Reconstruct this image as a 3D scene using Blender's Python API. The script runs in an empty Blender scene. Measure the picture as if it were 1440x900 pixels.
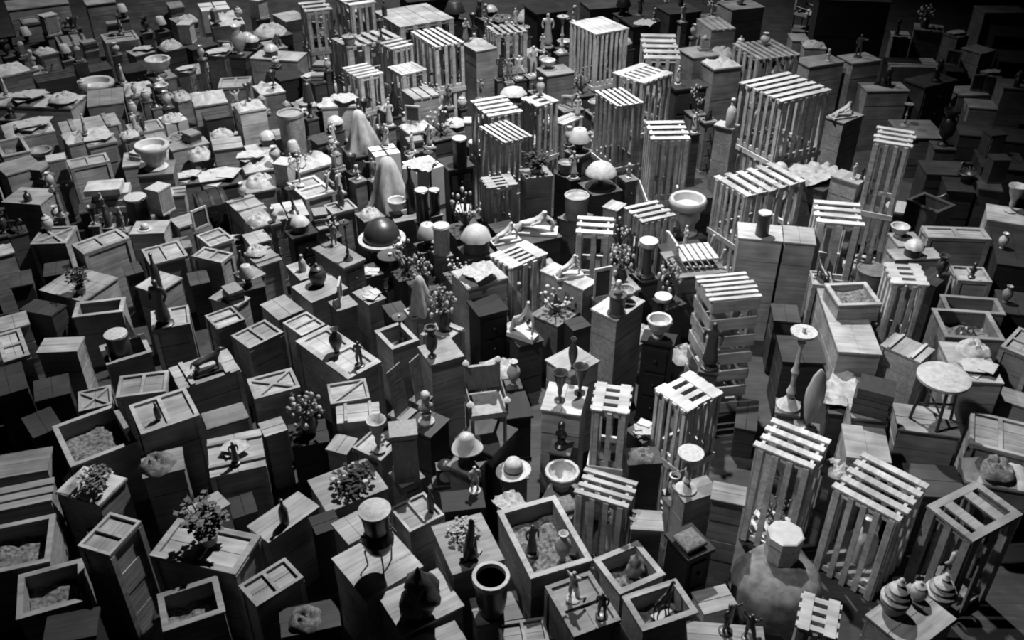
import bpy, math, random
from mathutils import Vector, Matrix, noise
random.seed(7)
scene = bpy.context.scene
COL = scene.collection
# ------------------------------------------------------------------ camera model (1440 x 900 frame)
F, PITCH, CAMH = 1300.0, math.radians(34.0), 6.5
CP, SP = math.cos(PITCH), math.sin(PITCH)
def at(x, y, z=0.0):
    """the point of the place seen at pixel (x, y), at height z above the floor"""
    a, b = (x - 720.0) / F, (450.0 - y) / F
    d = Vector((a, CP + b * SP, -SP + b * CP))
    t = (CAMH - z) / -d.z
    return Vector((d.x * t, d.y * t, z))
def pix(p):
    q = Vector((p[0], p[1], p[2] - CAMH))
    dep = q.y * CP - q.z * SP
    return 720 + F * q.x / dep, 450 - F * (q.y * SP + q.z * CP) / dep, dep
cam_data = bpy.data.cameras.new('camera'); cam = bpy.data.objects.new('camera', cam_data); COL.objects.link(cam)
cam.location = (0, 0, CAMH); cam.rotation_euler = (math.pi / 2 - PITCH, 0, 0)
cam_data.sensor_width = 36; cam_data.lens = 36 * F / 1440; cam_data.clip_end = 200
scene.camera = cam
# ------------------------------------------------------------------ materials
MATS = {}
def base_mat(name, rough=.7, spec=.3, metal=0.0):
    m = bpy.data.materials.new(name); m.use_nodes = True
    nt = m.node_tree; b = nt.nodes['Principled BSDF']
    b.inputs['Roughness'].default_value = rough
    b.inputs['Specular IOR Level'].default_value = spec
    b.inputs['Metallic'].default_value = metal
    return m, nt, b
def N(nt, t, **kw):
    n = nt.nodes.new(t)
    for k, v in kw.items(): setattr(n, k, v)
    return n
def wood(v):
    key = 'wood%.3f' % v
    if key in MATS: return MATS[key]
    m, nt, b = base_mat('wood_grey_%03d' % int(v * 1000), .68, .25)
    tc = N(nt, 'ShaderNodeTexCoord'); oi = N(nt, 'ShaderNodeObjectInfo')
    add = N(nt, 'ShaderNodeVectorMath', operation='ADD')
    rnd = N(nt, 'ShaderNodeVectorMath', operation='SCALE'); rnd.inputs[0].default_value = (37, 51, 23)
    nt.links.new(oi.outputs['Random'], rnd.inputs['Scale'])
    nt.links.new(tc.outputs['Object'], add.inputs[0]); nt.links.new(rnd.outputs[0], add.inputs[1])
    mp = N(nt, 'ShaderNodeMapping'); mp.inputs['Scale'].default_value = (2.2, 26, 26)
    nt.links.new(add.outputs[0], mp.inputs['Vector'])
    n1 = N(nt, 'ShaderNodeTexNoise'); n1.inputs['Scale'].default_value = 1.0; n1.inputs['Detail'].default_value = 5
    nt.links.new(mp.outputs[0], n1.inputs['Vector'])
    n2 = N(nt, 'ShaderNodeTexNoise'); n2.inputs['Scale'].default_value = 3.0; n2.inputs['Detail'].default_value = 4
    nt.links.new(add.outputs[0], n2.inputs['Vector'])
    r1 = N(nt, 'ShaderNodeMapRange'); r1.inputs[1].default_value = .3; r1.inputs[2].default_value = .7; r1.inputs[3].default_value = .72; r1.inputs[4].default_value = 1.16
    r2 = N(nt, 'ShaderNodeMapRange'); r2.inputs[1].default_value = .35; r2.inputs[2].default_value = .7; r2.inputs[3].default_value = .62; r2.inputs[4].default_value = 1.12
    r3 = N(nt, 'ShaderNodeMapRange'); r3.inputs[3].default_value = .78; r3.inputs[4].default_value = 1.15
    nt.links.new(n1.outputs['Fac'], r1.inputs[0]); nt.links.new(n2.outputs['Fac'], r2.inputs[0]); nt.links.new(oi.outputs['Random'], r3.inputs[0])
    m1 = N(nt, 'ShaderNodeMath', operation='MULTIPLY'); m2 = N(nt, 'ShaderNodeMath', operation='MULTIPLY'); m3 = N(nt, 'ShaderNodeMath', operation='MULTIPLY')
    nt.links.new(r1.outputs[0], m1.inputs[0]); nt.links.new(r2.outputs[0], m1.inputs[1])
    nt.links.new(m1.outputs[0], m2.inputs[0]); nt.links.new(r3.outputs[0], m2.inputs[1])
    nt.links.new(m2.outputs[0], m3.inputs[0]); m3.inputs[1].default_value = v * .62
    cc = N(nt, 'ShaderNodeCombineColor')
    for i in range(3): nt.links.new(m3.outputs[0], cc.inputs[i])
    nt.links.new(cc.outputs[0], b.inputs['Base Color'])
    bp = N(nt, 'ShaderNodeBump'); bp.inputs['Strength'].default_value = .25; bp.inputs['Distance'].default_value = .01
    nt.links.new(n1.outputs['Fac'], bp.inputs['Height']); nt.links.new(bp.outputs[0], b.inputs['Normal'])
    MATS[key] = m; return m
def plain(name, v, rough=.55, spec=.4, metal=0.0, scale=7.0, amp=.3):
    if name in MATS: return MATS[name]
    m, nt, b = base_mat(name, rough, spec, metal)
    tc = N(nt, 'ShaderNodeTexCoord')
    n = N(nt, 'ShaderNodeTexNoise'); n.inputs['Scale'].default_value = scale; n.inputs['Detail'].default_value = 4
    nt.links.new(tc.outputs['Object'], n.inputs['Vector'])
    r = N(nt, 'ShaderNodeMapRange'); r.inputs[1].default_value = .3; r.inputs[2].default_value = .7
    r.inputs[3].default_value = v * .7 * (1 - amp); r.inputs[4].default_value = v * .7 * (1 + amp * .5)
    nt.links.new(n.outputs['Fac'], r.inputs[0])
    cc = N(nt, 'ShaderNodeCombineColor')
    for i in range(3): nt.links.new(r.outputs[0], cc.inputs[i])
    nt.links.new(cc.outputs[0], b.inputs['Base Color'])
    MATS[name] = m; return m
PAPER = plain('paper', .52, .85, .1, scale=5, amp=.35)
CLOTHM = plain('cloth', .47, .95, .05, scale=6, amp=.3)
CLOTHG = plain('grey_cloth', .2, .95, .05, scale=9, amp=.5)
STRAW = plain('straw', .2, .95, .05, scale=30, amp=.8)
IRON = plain('dark_metal', .05, .4, .5, .6)
CORE = plain('dark_core', .02, .95, .0)
TONE = {'w': plain('white_ceramic', .56, .3, .5, scale=4, amp=.18), 'm': plain('pale_stone', .5, .6, .3, scale=8), 'g': plain('grey_stone', .26, .5, .4, scale=8),
        'd': plain('dark_bronze', .045, .38, .6, .0, scale=9), 'k': plain('black_lacquer', .015, .3, .5)}
# ------------------------------------------------------------------ mesh builder
class MB:
    def __init__(s): s.v = []; s.f = []; s.sm = False
    def hexa(s, c):
        n = len(s.v); s.v += [tuple(p) for p in c]
        s.f += [tuple(n + i for i in q) for q in ((0,3,2,1),(4,5,6,7),(0,1,5,4),(1,2,6,5),(2,3,7,6),(3,0,4,7))]
    def box(s, x0, x1, y0, y1, z0, z1):
        s.hexa([(x0,y0,z0),(x1,y0,z0),(x1,y1,z0),(x0,y1,z0),(x0,y0,z1),(x1,y0,z1),(x1,y1,z1),(x0,y1,z1)])
    def bar(s, a, b, wd, th, up=(0,0,1)):
        a, b = Vector(a), Vector(b); d = (b - a).normalized(); u = Vector(up)
        if abs(d.dot(u)) > .95: u = Vector((1,0,0))
        sd = d.cross(u).normalized() * wd / 2; u = sd.cross(d).normalized() * th / 2
        s.hexa([a-sd-u, a+sd-u, b+sd-u, b-sd-u, a-sd+u, a+sd+u, b+sd+u, b-sd+u])
    def lathe(s, prof, n=20, c=(0,0,0), sx=1, sy=1, wob=None):
        k = len(s.v)
        for r, z in prof:
            for i in range(n):
                a = 2 * math.pi * i / n; q = r * (wob(a, z) if wob else 1)
                s.v.append((c[0] + q * math.cos(a) * sx, c[1] + q * math.sin(a) * sy, c[2] + z))
        for j in range(len(prof) - 1):
            for i in range(n):
                s.f.append((k + j*n + i, k + j*n + (i+1) % n, k + (j+1)*n + (i+1) % n, k + (j+1)*n + i))
        s.f.append(tuple(k + i for i in range(n))[::-1]); t = k + (len(prof)-1) * n
        s.f.append(tuple(t + i for i in range(n)))
    def ball(s, c, r, nu=8, nv=5, sz=1.0, jit=0.0):
        pr = []
        for j in range(nv + 1):
            a = math.pi * j / nv
            pr.append((max(r * math.sin(a), r * .02), -r * math.cos(a) * sz))
        s.lathe(pr, nu, c, wob=(lambda a, z: 1 + jit * random.uniform(-1, 1)) if jit else None)
    def tube(s, pts, r, n=8):
        pts = [Vector(p) for p in pts]; k = len(s.v)
        rr = r if isinstance(r, (list, tuple)) else [r] * len(pts)
        for i, p in enumerate(pts):
            d = (pts[min(i+1, len(pts)-1)] - pts[max(i-1, 0)]).normalized()
            u = Vector((0,0,1)) if abs(d.z) < .9 else Vector((1,0,0))
            a = d.cross(u).normalized(); b = a.cross(d)
            for j in range(n):
                t = 2 * math.pi * j / n; q = p + (a * math.cos(t) + b * math.sin(t)) * rr[i]; s.v.append(tuple(q))
        for i in range(len(pts) - 1):
            for j in range(n): s.f.append((k+i*n+j, k+i*n+(j+1) % n, k+(i+1)*n+(j+1) % n, k+(i+1)*n+j))
        s.f.append(tuple(k + j for j in range(n))); t = k + (len(pts)-1)*n; s.f.append(tuple(t + j for j in range(n))[::-1])
    def grid(s, nx, ny, fn):
        k = len(s.v)
        for j in range(ny + 1):
            for i in range(nx + 1): s.v.append(fn(i / nx, j / ny))
        for j in range(ny):
            for i in range(nx): s.f.append((k+j*(nx+1)+i, k+j*(nx+1)+i+1, k+(j+1)*(nx+1)+i+1, k+(j+1)*(nx+1)+i))
    def mesh(s, name, mat, smooth=False):
        m = bpy.data.meshes.new(name); m.from_pydata([tuple(map(float, p)) for p in s.v], [], s.f); m.materials.append(mat)
        m.validate(); m.update()
        if smooth:
            m.polygons.foreach_set('use_smooth', [True] * len(m.polygons)); m.set_sharp_from_angle(angle=math.radians(50))
        return m
def link(name, mesh, parent=None):
    o = bpy.data.objects.new(name, mesh); COL.objects.link(o); o.parent = parent; return o
THINGS = []       # every top-level thing with what is needed to name it
def root(name, loc, rz, cat, look, size, group=None, lm=None, tilt=None):
    o = bpy.data.objects.new(name, None); COL.objects.link(o); o.location = loc
    o.rotation_euler = (0, 0, rz) if tilt is None else (tilt[0], tilt[1], rz)
    o.empty_display_size = .2; o['category'] = cat
    if group: o['group'] = group
    THINGS.append(dict(o=o, cat=cat, look=look, lm=lm, p=pix((loc[0], loc[1], loc[2] + size)), on=None, inside=None))
    return o
# ------------------------------------------------------------------ crates, trunks, chests
def planked(mb, w, d, z0, z1, n, t=.02, inset=0.0):
    """four planked sides round a dark core"""
    hh = (z1 - z0) / n
    for i in range(n):
        a, b = z0 + i * hh + .004, z0 + (i + 1) * hh - .004
        e = [random.uniform(0, .006) for _ in range(4)]
        mb.box(-w/2, w/2, -d/2 - e[0] + .006, -d/2 + t, a, b); mb.box(-w/2, w/2, d/2 - t, d/2 + e[1] - .006, a, b)
        mb.box(-w/2 - e[2] + .006, -w/2 + t, -d/2 + t, d/2 - t, a, b); mb.box(w/2 - t, w/2 + e[3] - .006, -d/2 + t, d/2 - t, a, b)
def lid_planks(mb, w, d, z, n, along_x, t=.022, over=.012, gap=.004):
    W, D = w/2 + over, d/2 + over
    for i in range(n):
        e = random.uniform(0, .005); r = random.uniform(-.004, .004)
        if along_x: mb.box(-W + r, W + r, -D + 2*D*i/n + gap/2, -D + 2*D*(i+1)/n - gap/2, z, z + t - e)
        else: mb.box(-W + 2*W*i/n + gap/2, -W + 2*W*(i+1)/n - gap/2, -D + r, D + r, z, z + t - e)
def crumple(w, d, z, amp, seed, nx=14, ny=12, edge=.35, skirt=.1):
    mb = MB()
    def fn(u, v):
        x, y = (u - .5) * w, (v - .5) * d
        q = Vector((x * 5 + seed * 3.1, y * 5 - seed, seed))
        h = abs(noise.noise(q)) * 1.6 + abs(noise.noise(q * 2.3)) * .8
        m = min(u, 1 - u, v, 1 - v)
        k = min(1, m / edge) ** .6 if edge > 0 else 1
        j = noise.noise(q * 1.7 + Vector((9, 2, 4))) * .04 * w
        return (x + j, y + j * .7, z + amp * h * k - (skirt if m < .01 else 0))
    mb.grid(nx, ny, fn); return mb
BOXNAME = {'P': 'wooden_crate', 'F': 'wooden_crate', 'X': 'wooden_crate', 'Z': 'wooden_crate', 'H': 'wooden_crate', 'R': 'wooden_crate', 'O': 'open_crate', 'C': 'covered_crate', 'T': 'travel_trunk', 'D': 'storage_chest', 'K': 'wrapped_parcel', 'L': 'slatted_crate', 'N': 'newspaper_stack'}
BOXCAT = {'O': 'crate', 'C': 'crate', 'T': 'trunk', 'D': 'chest', 'K': 'parcel', 'N': 'newspapers', 'L': 'slatted crate'}
def crate(style, w, d, h, tone, r, seed, open_depth=.17):
    wd = wood(tone); long_x = w >= d
    body = MB()
    if style == 'O':
        t = .03; n = max(2, round(h / .25))
        hh = h / n
        for i in range(n):
            a, b = i * hh + .003, (i + 1) * hh - .003
            body.box(-w/2, w/2, -d/2, -d/2 + t, a, b); body.box(-w/2, w/2, d/2 - t, d/2, a, b)
            body.box(-w/2, -w/2 + t, -d/2 + t, d/2 - t, a, b); body.box(w/2 - t, w/2, -d/2 + t, d/2 - t, a, b)
        link('body', body.mesh('body', wd), r)
        rim = MB(); e = .035
        rim.box(-w/2 - .012, w/2 + .012, -d/2 - .012, -d/2 + e, h, h + .02); rim.box(-w/2 - .012, w/2 + .012, d/2 - e, d/2 + .012, h, h + .02)
        rim.box(-w/2 - .012, -w/2 + e, -d/2 + e, d/2 - e, h, h + .02); rim.box(w/2 - e, w/2 + .012, -d/2 + e, d/2 - e, h, h + .02)
        link('rim', rim.mesh('rim', wd), r)
        zf = h - min(open_depth, .35 * h)
        st = crumple(w - 2*t, d - 2*t, zf, .05, seed, edge=0, skirt=0)
        link('packing_straw', st.mesh('packing_straw', STRAW, True), r)
        bt = MB(); bt.box(-w/2 + t, w/2 - t, -d/2 + t, d/2 - t, .01, .03); link('bottom_board', bt.mesh('bottom_board', wd), r)
        return zf + .04
    if style in 'PFXZHRC':
        n = max(2, min(5, round(h / .24)))
        planked(body, w, d, 0, h - .022, n)
        body.box(-w/2 + .012, w/2 - .012, -d/2 + .012, d/2 - .012, .006, h - .024)
        link('body', body.mesh('body', wd), r)
        if style in 'FXZH' and h > .35:
            for sx in (-1, 1):
                for sy in (-1, 1):
                    x, y = sx * w/2, sy * d/2; cp = MB()
                    cp.box(x - .035 if sx > 0 else x - .012, x + .012 if sx > 0 else x + .035, y - (.035 if sy > 0 else .014), y + (.014 if sy > 0 else .035), 0.002, h - .024)
                    link('corner_batten', cp.mesh('corner_batten', wd), r)
        lid = MB()
        if style == 'R':
            lid_planks(lid, w, d, h - .022, max(3, round((d if long_x else w) / .13)), long_x, .03, .014, .03)
        else:
            lid_planks(lid, w, d, h - .022, max(2, min(5, round((d if long_x else w) / .2))), long_x)
        link('lid', lid.mesh('lid', wd), r)
        z, t, b = h, .022, .075 * min(1, max(w, d))
        fr = MB(); W, D = w/2 + .012, d/2 + .012
        if style in 'FXZ':
            fr.box(-W, W, -D, -D + b, z, z + t); fr.box(-W, W, D - b, D, z, z + t)
            fr.box(-W, -W + b, -D + b, D - b, z, z + t); fr.box(W - b, W, -D + b, D - b, z, z + t)
        if style == 'F':
            if long_x: fr.box(-b/2, b/2, -D + b, D - b, z, z + t)
            else: fr.box(-W + b, W - b, -b/2, b/2, z, z + t)
        if style in 'XZ': fr.bar((-W + b, -D + b, z + t/2), (W - b, D - b, z + t/2), b, t * .96)
        if style == 'X': fr.bar((-W + b, D - b, z + t/2), (W - b, -D + b, z + t/2), b, t * .9)
        if style == 'H':
            for k in (-.3, .3):
                if long_x: fr.box(k*w - b/2, k*w + b/2, -D, D, z, z + t)
                else: fr.box(-W, W, k*d - b/2, k*d + b/2, z, z + t)
        if fr.v: link('lid_batten', fr.mesh('lid_batten', wd), r)
        if style == 'C':
            cl = crumple(w * 1.02, d * 1.02, h + .006, .09, seed, edge=.3, skirt=.0)
            link('cover', cl.mesh('cover', CLOTHM if seed % 2 else PAPER, True), r)
            return h + .08
        return h + (t if fr.v else 0)
    if style == 'T':
        body.box(-w/2, w/2, -d/2, d/2, 0, h * .72); link('body', body.mesh('body', wd), r)
        lid = MB(); k = 8
        for i in range(k):
            a0, a1 = -1 + 2 * i / k, -1 + 2 * (i + 1) / k
            f = lambda a: h * .73 + (h * .26) * (.55 + .45 * math.sqrt(max(0, 1 - a * a)))
            lid.hexa([(-w/2, a0*d/2, h*.73), (w/2, a0*d/2, h*.73), (w/2, a1*d/2, h*.73), (-w/2, a1*d/2, h*.73), (-w/2, a0*d/2, f(a0)), (w/2, a0*d/2, f(a0)), (w/2, a1*d/2, f(a1)), (-w/2, a1*d/2, f(a1))])
        link('lid', lid.mesh('lid', wd), r)
        bd = MB()
        for x in (-.36, 0, .36):
            for i in range(k):
                a0, a1 = -1 + 2 * i / k, -1 + 2 * (i + 1) / k
                bd.hexa([(x*w - .02, a0*d/2, f(a0)), (x*w + .02, a0*d/2, f(a0)), (x*w + .02, a1*d/2, f(a1)), (x*w - .02, a1*d/2, f(a1)), (x*w - .02, a0*d/2, f(a0)+.012), (x*w + .02, a0*d/2, f(a0)+.012), (x*w + .02, a1*d/2, f(a1)+.012), (x*w - .02, a1*d/2, f(a1)+.012)])
            bd.box(x*w - .02, x*w + .02, -d/2 - .012, -d/2, .01, h * .72)
        link('strap', bd.mesh('strap', IRON), r)
        cl = MB(); cl.box(-.05, .05, -d/2 - .02, -d/2 - .012, h*.6, h*.76); link('clasp', cl.mesh('clasp', IRON), r)
        return h
    if style == 'D':
        body.box(-w/2 + .02, w/2 - .02, -d/2 + .02, d/2 - .02, .05, h - .03); link('body', body.mesh('body', wd), r)
        tp = MB(); tp.box(-w/2, w/2, -d/2, d/2, h - .03, h); link('top', tp.mesh('top', wd), r)
        ft = MB(); ft.box(-w/2 + .01, w/2 - .01, -d/2 + .01, d/2 - .01, 0, .05); link('base', ft.mesh('base', wd), r)
        n = 3 if h > .7 else 2
        for i in range(n):
            a, b = .08 + i * (h - .14) / n, .06 + (i + 1) * (h - .14) / n
            dr = MB(); dr.box(-w/2 + .06, w/2 - .06, -d/2 + .006, -d/2 + .02, a, b - .02); o = link('drawer', dr.mesh('drawer', wd), r)
            kb = MB(); kb.ball((0, -d/2 - .006, (a + b) / 2), .018, 8, 5); link('knob', kb.mesh('knob', IRON, True), o)
        return h
    if style == 'N':      # bundles of newspapers, one on the other
        n = 11
        for i in range(n):
            m = MB(); z0, z1 = h * i / n + .003, h * (i + 1) / n - .003; ox, oy = random.uniform(-.045, .045), random.uniform(-.045, .045); k = random.uniform(.84, 1.02)
            sag = [random.uniform(-.012, .004) for _ in range(4)]
            def fn(u, v, zz): return ((u - .5) * w * k + ox + .012 * math.sin(9 * v + i), (v - .5) * d * k + oy + .014 * math.sin(8 * u + 2 * i), zz + (.006 * math.sin(6 * u + 5 * v + i) if 0 < i < n - 1 else 0) * .3)
            q = [fn(u, v, zz) for zz in (z0, z1) for u, v in ((0, 0), (1, 0), (1, 1), (0, 1))]; m.hexa(q)
            link('newspaper', m.mesh('newspaper', PAPER if i % 4 else plain('newsprint', .42, .9, .1, scale=14, amp=.4)), r)
        return h
    if style == 'K':
        body.box(-w/2, w/2, -d/2, d/2, 0, h); link('body', body.mesh('body', plain('wrapping_%02d' % int(tone*100), tone, .9, .1, scale=3, amp=.2)), r)
        s = MB(); e = .006
        s.box(-w/2 - e, w/2 + e, -.012, .012, h, h + e); s.box(-w/2 - e, w/2 + e, -d/2 - e, -d/2 - e*.1, h*.45, h*.45 + .02)
        s.box(-.012, .012, -d/2 - e, d/2 + e, h, h + e); s.box(-.012, .012, -d/2 - e, -d/2 - e*.1, 0.001, h)
        link('cord', s.mesh('cord', IRON), r); return h
def slatted(w, d, h, tone, r, top, nt, side, ns, seed, mid=True):
    tone = min(.9, tone * 1.14); wd = wood(tone); p = .055; W, D = w/2, d/2
    for sx in (-1, 1):
        for sy in (-1, 1):
            q = MB(); x, y = sx * (W - p/2), sy * (D - p/2); q.box(x - p/2, x + p/2, y - p/2, y + p/2, 0, h - .02); link('post', q.mesh('post', wd), r)
    zs = [.03, h - .02 - .06] + ([h * .52] if mid else [])
    for z in zs:
        for s in (-1, 1):
            rl = MB(); rl.box(-W + p, W - p, s * (D - .016) - .014, s * (D - .016) + .014, z, z + .06); link('rail', rl.mesh('rail', wd), r)
            rl = MB(); rl.box(s * (W - .016) - .014, s * (W - .016) + .014, -D + p, D - p, z, z + .06); link('rail', rl.mesh('rail', wd), r)
    fl = MB(); lid_planks(fl, w - .08, d - .08, .095, 4, True); link('floor_board', fl.mesh('floor_board', wd), r)
    for s, ax in ((-1, 'y'), (1, 'y'), (-1, 'x'), (1, 'x')):
        L = w if ax == 'y' else d
        m = MB(); t = .018
        def put(a0, a1, z0, z1):
            if ax == 'y': m.box(a0, a1, s * D - (t if s < 0 else -.001), s * D + (t if s > 0 else -.001), z0, z1) if False else m.box(a0, a1, min(s*D, s*(D+t)), max(s*D, s*(D+t)), z0, z1)
            else: m.box(min(s*W, s*(W+t)), max(s*W, s*(W+t)), a0, a1, z0, z1)
        if side == 'v':
            sw = min(.1, L / ns * .46)
            for i in range(ns):
                c = -L/2 + sw/2 + (L - sw) * i / max(1, ns - 1) + random.uniform(-.008, .008); put(c - sw/2, c + sw/2, random.uniform(0, .02), h - .02 - random.uniform(0, .015))
            if mid: pass
        else:
            sw = min(.14, h / ns * .62)
            for i in range(ns):
                c = .02 + sw/2 + (h - .04 - sw) * i / max(1, ns - 1); put(-L/2 - random.uniform(0, .02), L/2 + random.uniform(0, .02), c - sw/2, c + sw/2)
        link('side_panel', m.mesh('side_panel', wd), r)
        if side == 'v' and mid and s < 0:
            q = MB(); e = t + .016
            if ax == 'y': q.box(-W - .02, W + .02, -D - e, -D - t, h*.48, h*.48 + .07)
            else: q.box(-W - e, -W - t, -D - .02, D + .02, h*.48, h*.48 + .07)
            link('cross_rail', q.mesh('cross_rail', wd), r)
    tp = MB(); ov = .035
    if top == 'c': lid_planks(tp, w, d, h - .02, 7, w > d, .02, .02, .006)
    elif top in 'xy':
        L = d if top == 'x' else w; sw = L / nt * .62
        for i in range(nt):
            c = -L/2 + sw/2 - .01 + (L - sw + .02) * i / max(1, nt - 1); j = random.uniform(-.015, .015)
            if top == 'x': tp.box(-W - ov + j, W + ov + j, c - sw/2, c + sw/2, h - .02, h)
            else: tp.box(c - sw/2, c + sw/2, -D - ov + j, D + ov + j, h - .02, h)
    elif top in 'XY':     # slats under two end boards
        if top == 'X':
            bw = min(.16, .27 * w); sl = d / nt * .3
            for s in (-1, 1): tp.box(min(s*(W+.02), s*(W-bw)) , max(s*(W+.02), s*(W-bw)), -D - .02, D + .02, h - .02, h)
            for i in range(nt): c = -D + sl + (d - 2*sl) * i / (nt - 1); tp.box(-W - .035, W + .035, c - sl, c + sl, h - .032, h - .006)
        else:
            bw = min(.16, .22 * d); sl = w / nt * .3
            for s in (-1, 1): tp.box(-W - .02, W + .02, min(s*(D+.02), s*(D-bw)), max(s*(D+.02), s*(D-bw)), h - .02, h)
            for i in range(nt): c = -W + sl + (w - 2*sl) * i / (nt - 1); tp.box(c - sl, c + sl, -D - .035, D + .035, h - .032, h - .006)
    elif top == 'f':
        e = .045
        tp.box(-W - .02, W + .02, -D - .02, -D + e, h - .025, h); tp.box(-W - .02, W + .02, D - e, D + .02, h - .025, h)
        tp.box(-W - .02, -W + e, -D + e, D - e, h - .025, h); tp.box(W - e, W + .02, -D + e, D - e, h - .025, h)
        for k in (-.22, .2): tp.box(k*w - .05, k*w + .05, -D + e, D - e, h - .022, h - .003)
    if tp.v: link('top_panel', tp.mesh('top_panel', wood(min(.85, tone * .9))), r)  # top wood darker than the sides, offsetting lamp glare in the colour
    return h
# ---- reading a row of crates: style  three corners of the lid (left, near, right)  height  tone
class Box: pass
BOXES = []
def rows(text):
    for ln in text.strip().split('\n'):
        ln = ln.strip()
        if not ln or ln[0] == '#': continue
        data, _, look = ln.partition('|'); t = data.split(); b = Box()
        b.style = t[0]; c = [float(v) for q in t[1:4] for v in q.split(',')]
        b.px = ((c[0], c[1]), (c[2], c[3]), (c[4], c[5]))
        b.h = float(t[4].split('@')[0]); b.h0 = b.h; b.z = float(t[4].split('@')[1]) if '@' in t[4] else 0.0
        b.tone = float(t[5]); b.tone *= .4 if b.tone <= .2 else 1.06; b.extra = t[6:]  # darkest tones deepened; filler boxes carry the shade of the gaps in their colour
        look, _, lm = look.partition('~'); b.look = look.strip(); b.lm = lm.strip() or None
        b.wt = .12 if b.style in 'LN' or b.h >= 1.3 else 1.0
        b.shift = Vector((0, 0)); b.kw = b.kd = 1.0
        BOXES.append(b)
def fit(b):
    z = b.z + b.h
    p1, p2, p3 = (at(x, y, z).xy for x, y in b.px)
    u, v = p1 - p2, p3 - p2
    a, c = math.atan2(v.y, v.x), math.atan2(u.y, u.x) - math.pi / 2
    dlt = (c - a + math.pi) % (2 * math.pi) - math.pi
    b.th = a + dlt * u.length / (u.length + v.length)
    b.w, b.d = max(.2, v.length * b.kw), max(.2, u.length * b.kd)
    if b.style != 'L': b.d = min(b.d, 2.6); b.w = min(b.w, 2.6)
    b.c = p2 + (u + v) / 2 + b.shift
    b.ax = Vector((math.cos(b.th), math.sin(b.th))); b.ay = Vector((-b.ax.y, b.ax.x))
def pen(a, b, m=.03):
    """penetration of two footprints and the axis of least depth (from a to b)"""
    dv = b.c - a.c
    if dv.length > (a.w + a.d + b.w + b.d) * .55: return 0, None
    best = 9; bx = None
    for ax in (a.ax, a.ay, b.ax, b.ay):
        ra = abs(a.ax.dot(ax)) * a.w/2 + abs(a.ay.dot(ax)) * a.d/2; rb = abs(b.ax.dot(ax)) * b.w/2 + abs(b.ay.dot(ax)) * b.d/2
        s = dv.dot(ax); o = ra + rb + m - abs(s)
        if o <= 0: return 0, None
        if o < best: best = o; bx = ax if s >= 0 else -ax
    return best, bx
def settle():
    fl = [b for b in BOXES if b.z == 0]
    for b in BOXES: fit(b)
    for it in range(90):
        hit = 0
        for i, a in enumerate(fl):
            for b in fl[i+1:]:
                o, ax = pen(a, b)
                if not o: continue
                hit += 1
                if it < 40 and abs(a.h - b.h) > .02:
                    g = (b.h - a.h) * .35; s = a.wt + b.wt
                    a.h += g * a.wt / s; b.h -= g * b.wt / s
                else:
                    k = min(o, .12) * .3
                    a.shift -= ax * k * .5; b.shift += ax * k * .5
                    for q in (a, b):
                        if abs(q.ax.dot(ax)) > .7: q.kw *= 1 - .3 * k / q.w
                        else: q.kd *= 1 - .3 * k / q.d
                    if a.shift.length > .5: a.shift *= .9
                    if b.shift.length > .5: b.shift *= .9
                fit(a); fit(b)
        if not hit: break
    left = [(round(pen(a, b)[0], 2), a.px[1], b.px[1]) for i, a in enumerate(fl) for b in fl[i+1:] if pen(a, b)[0] > .05]
    print('SETTLE', it, hit, len(left), sorted(left, reverse=True)[:25])
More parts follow.
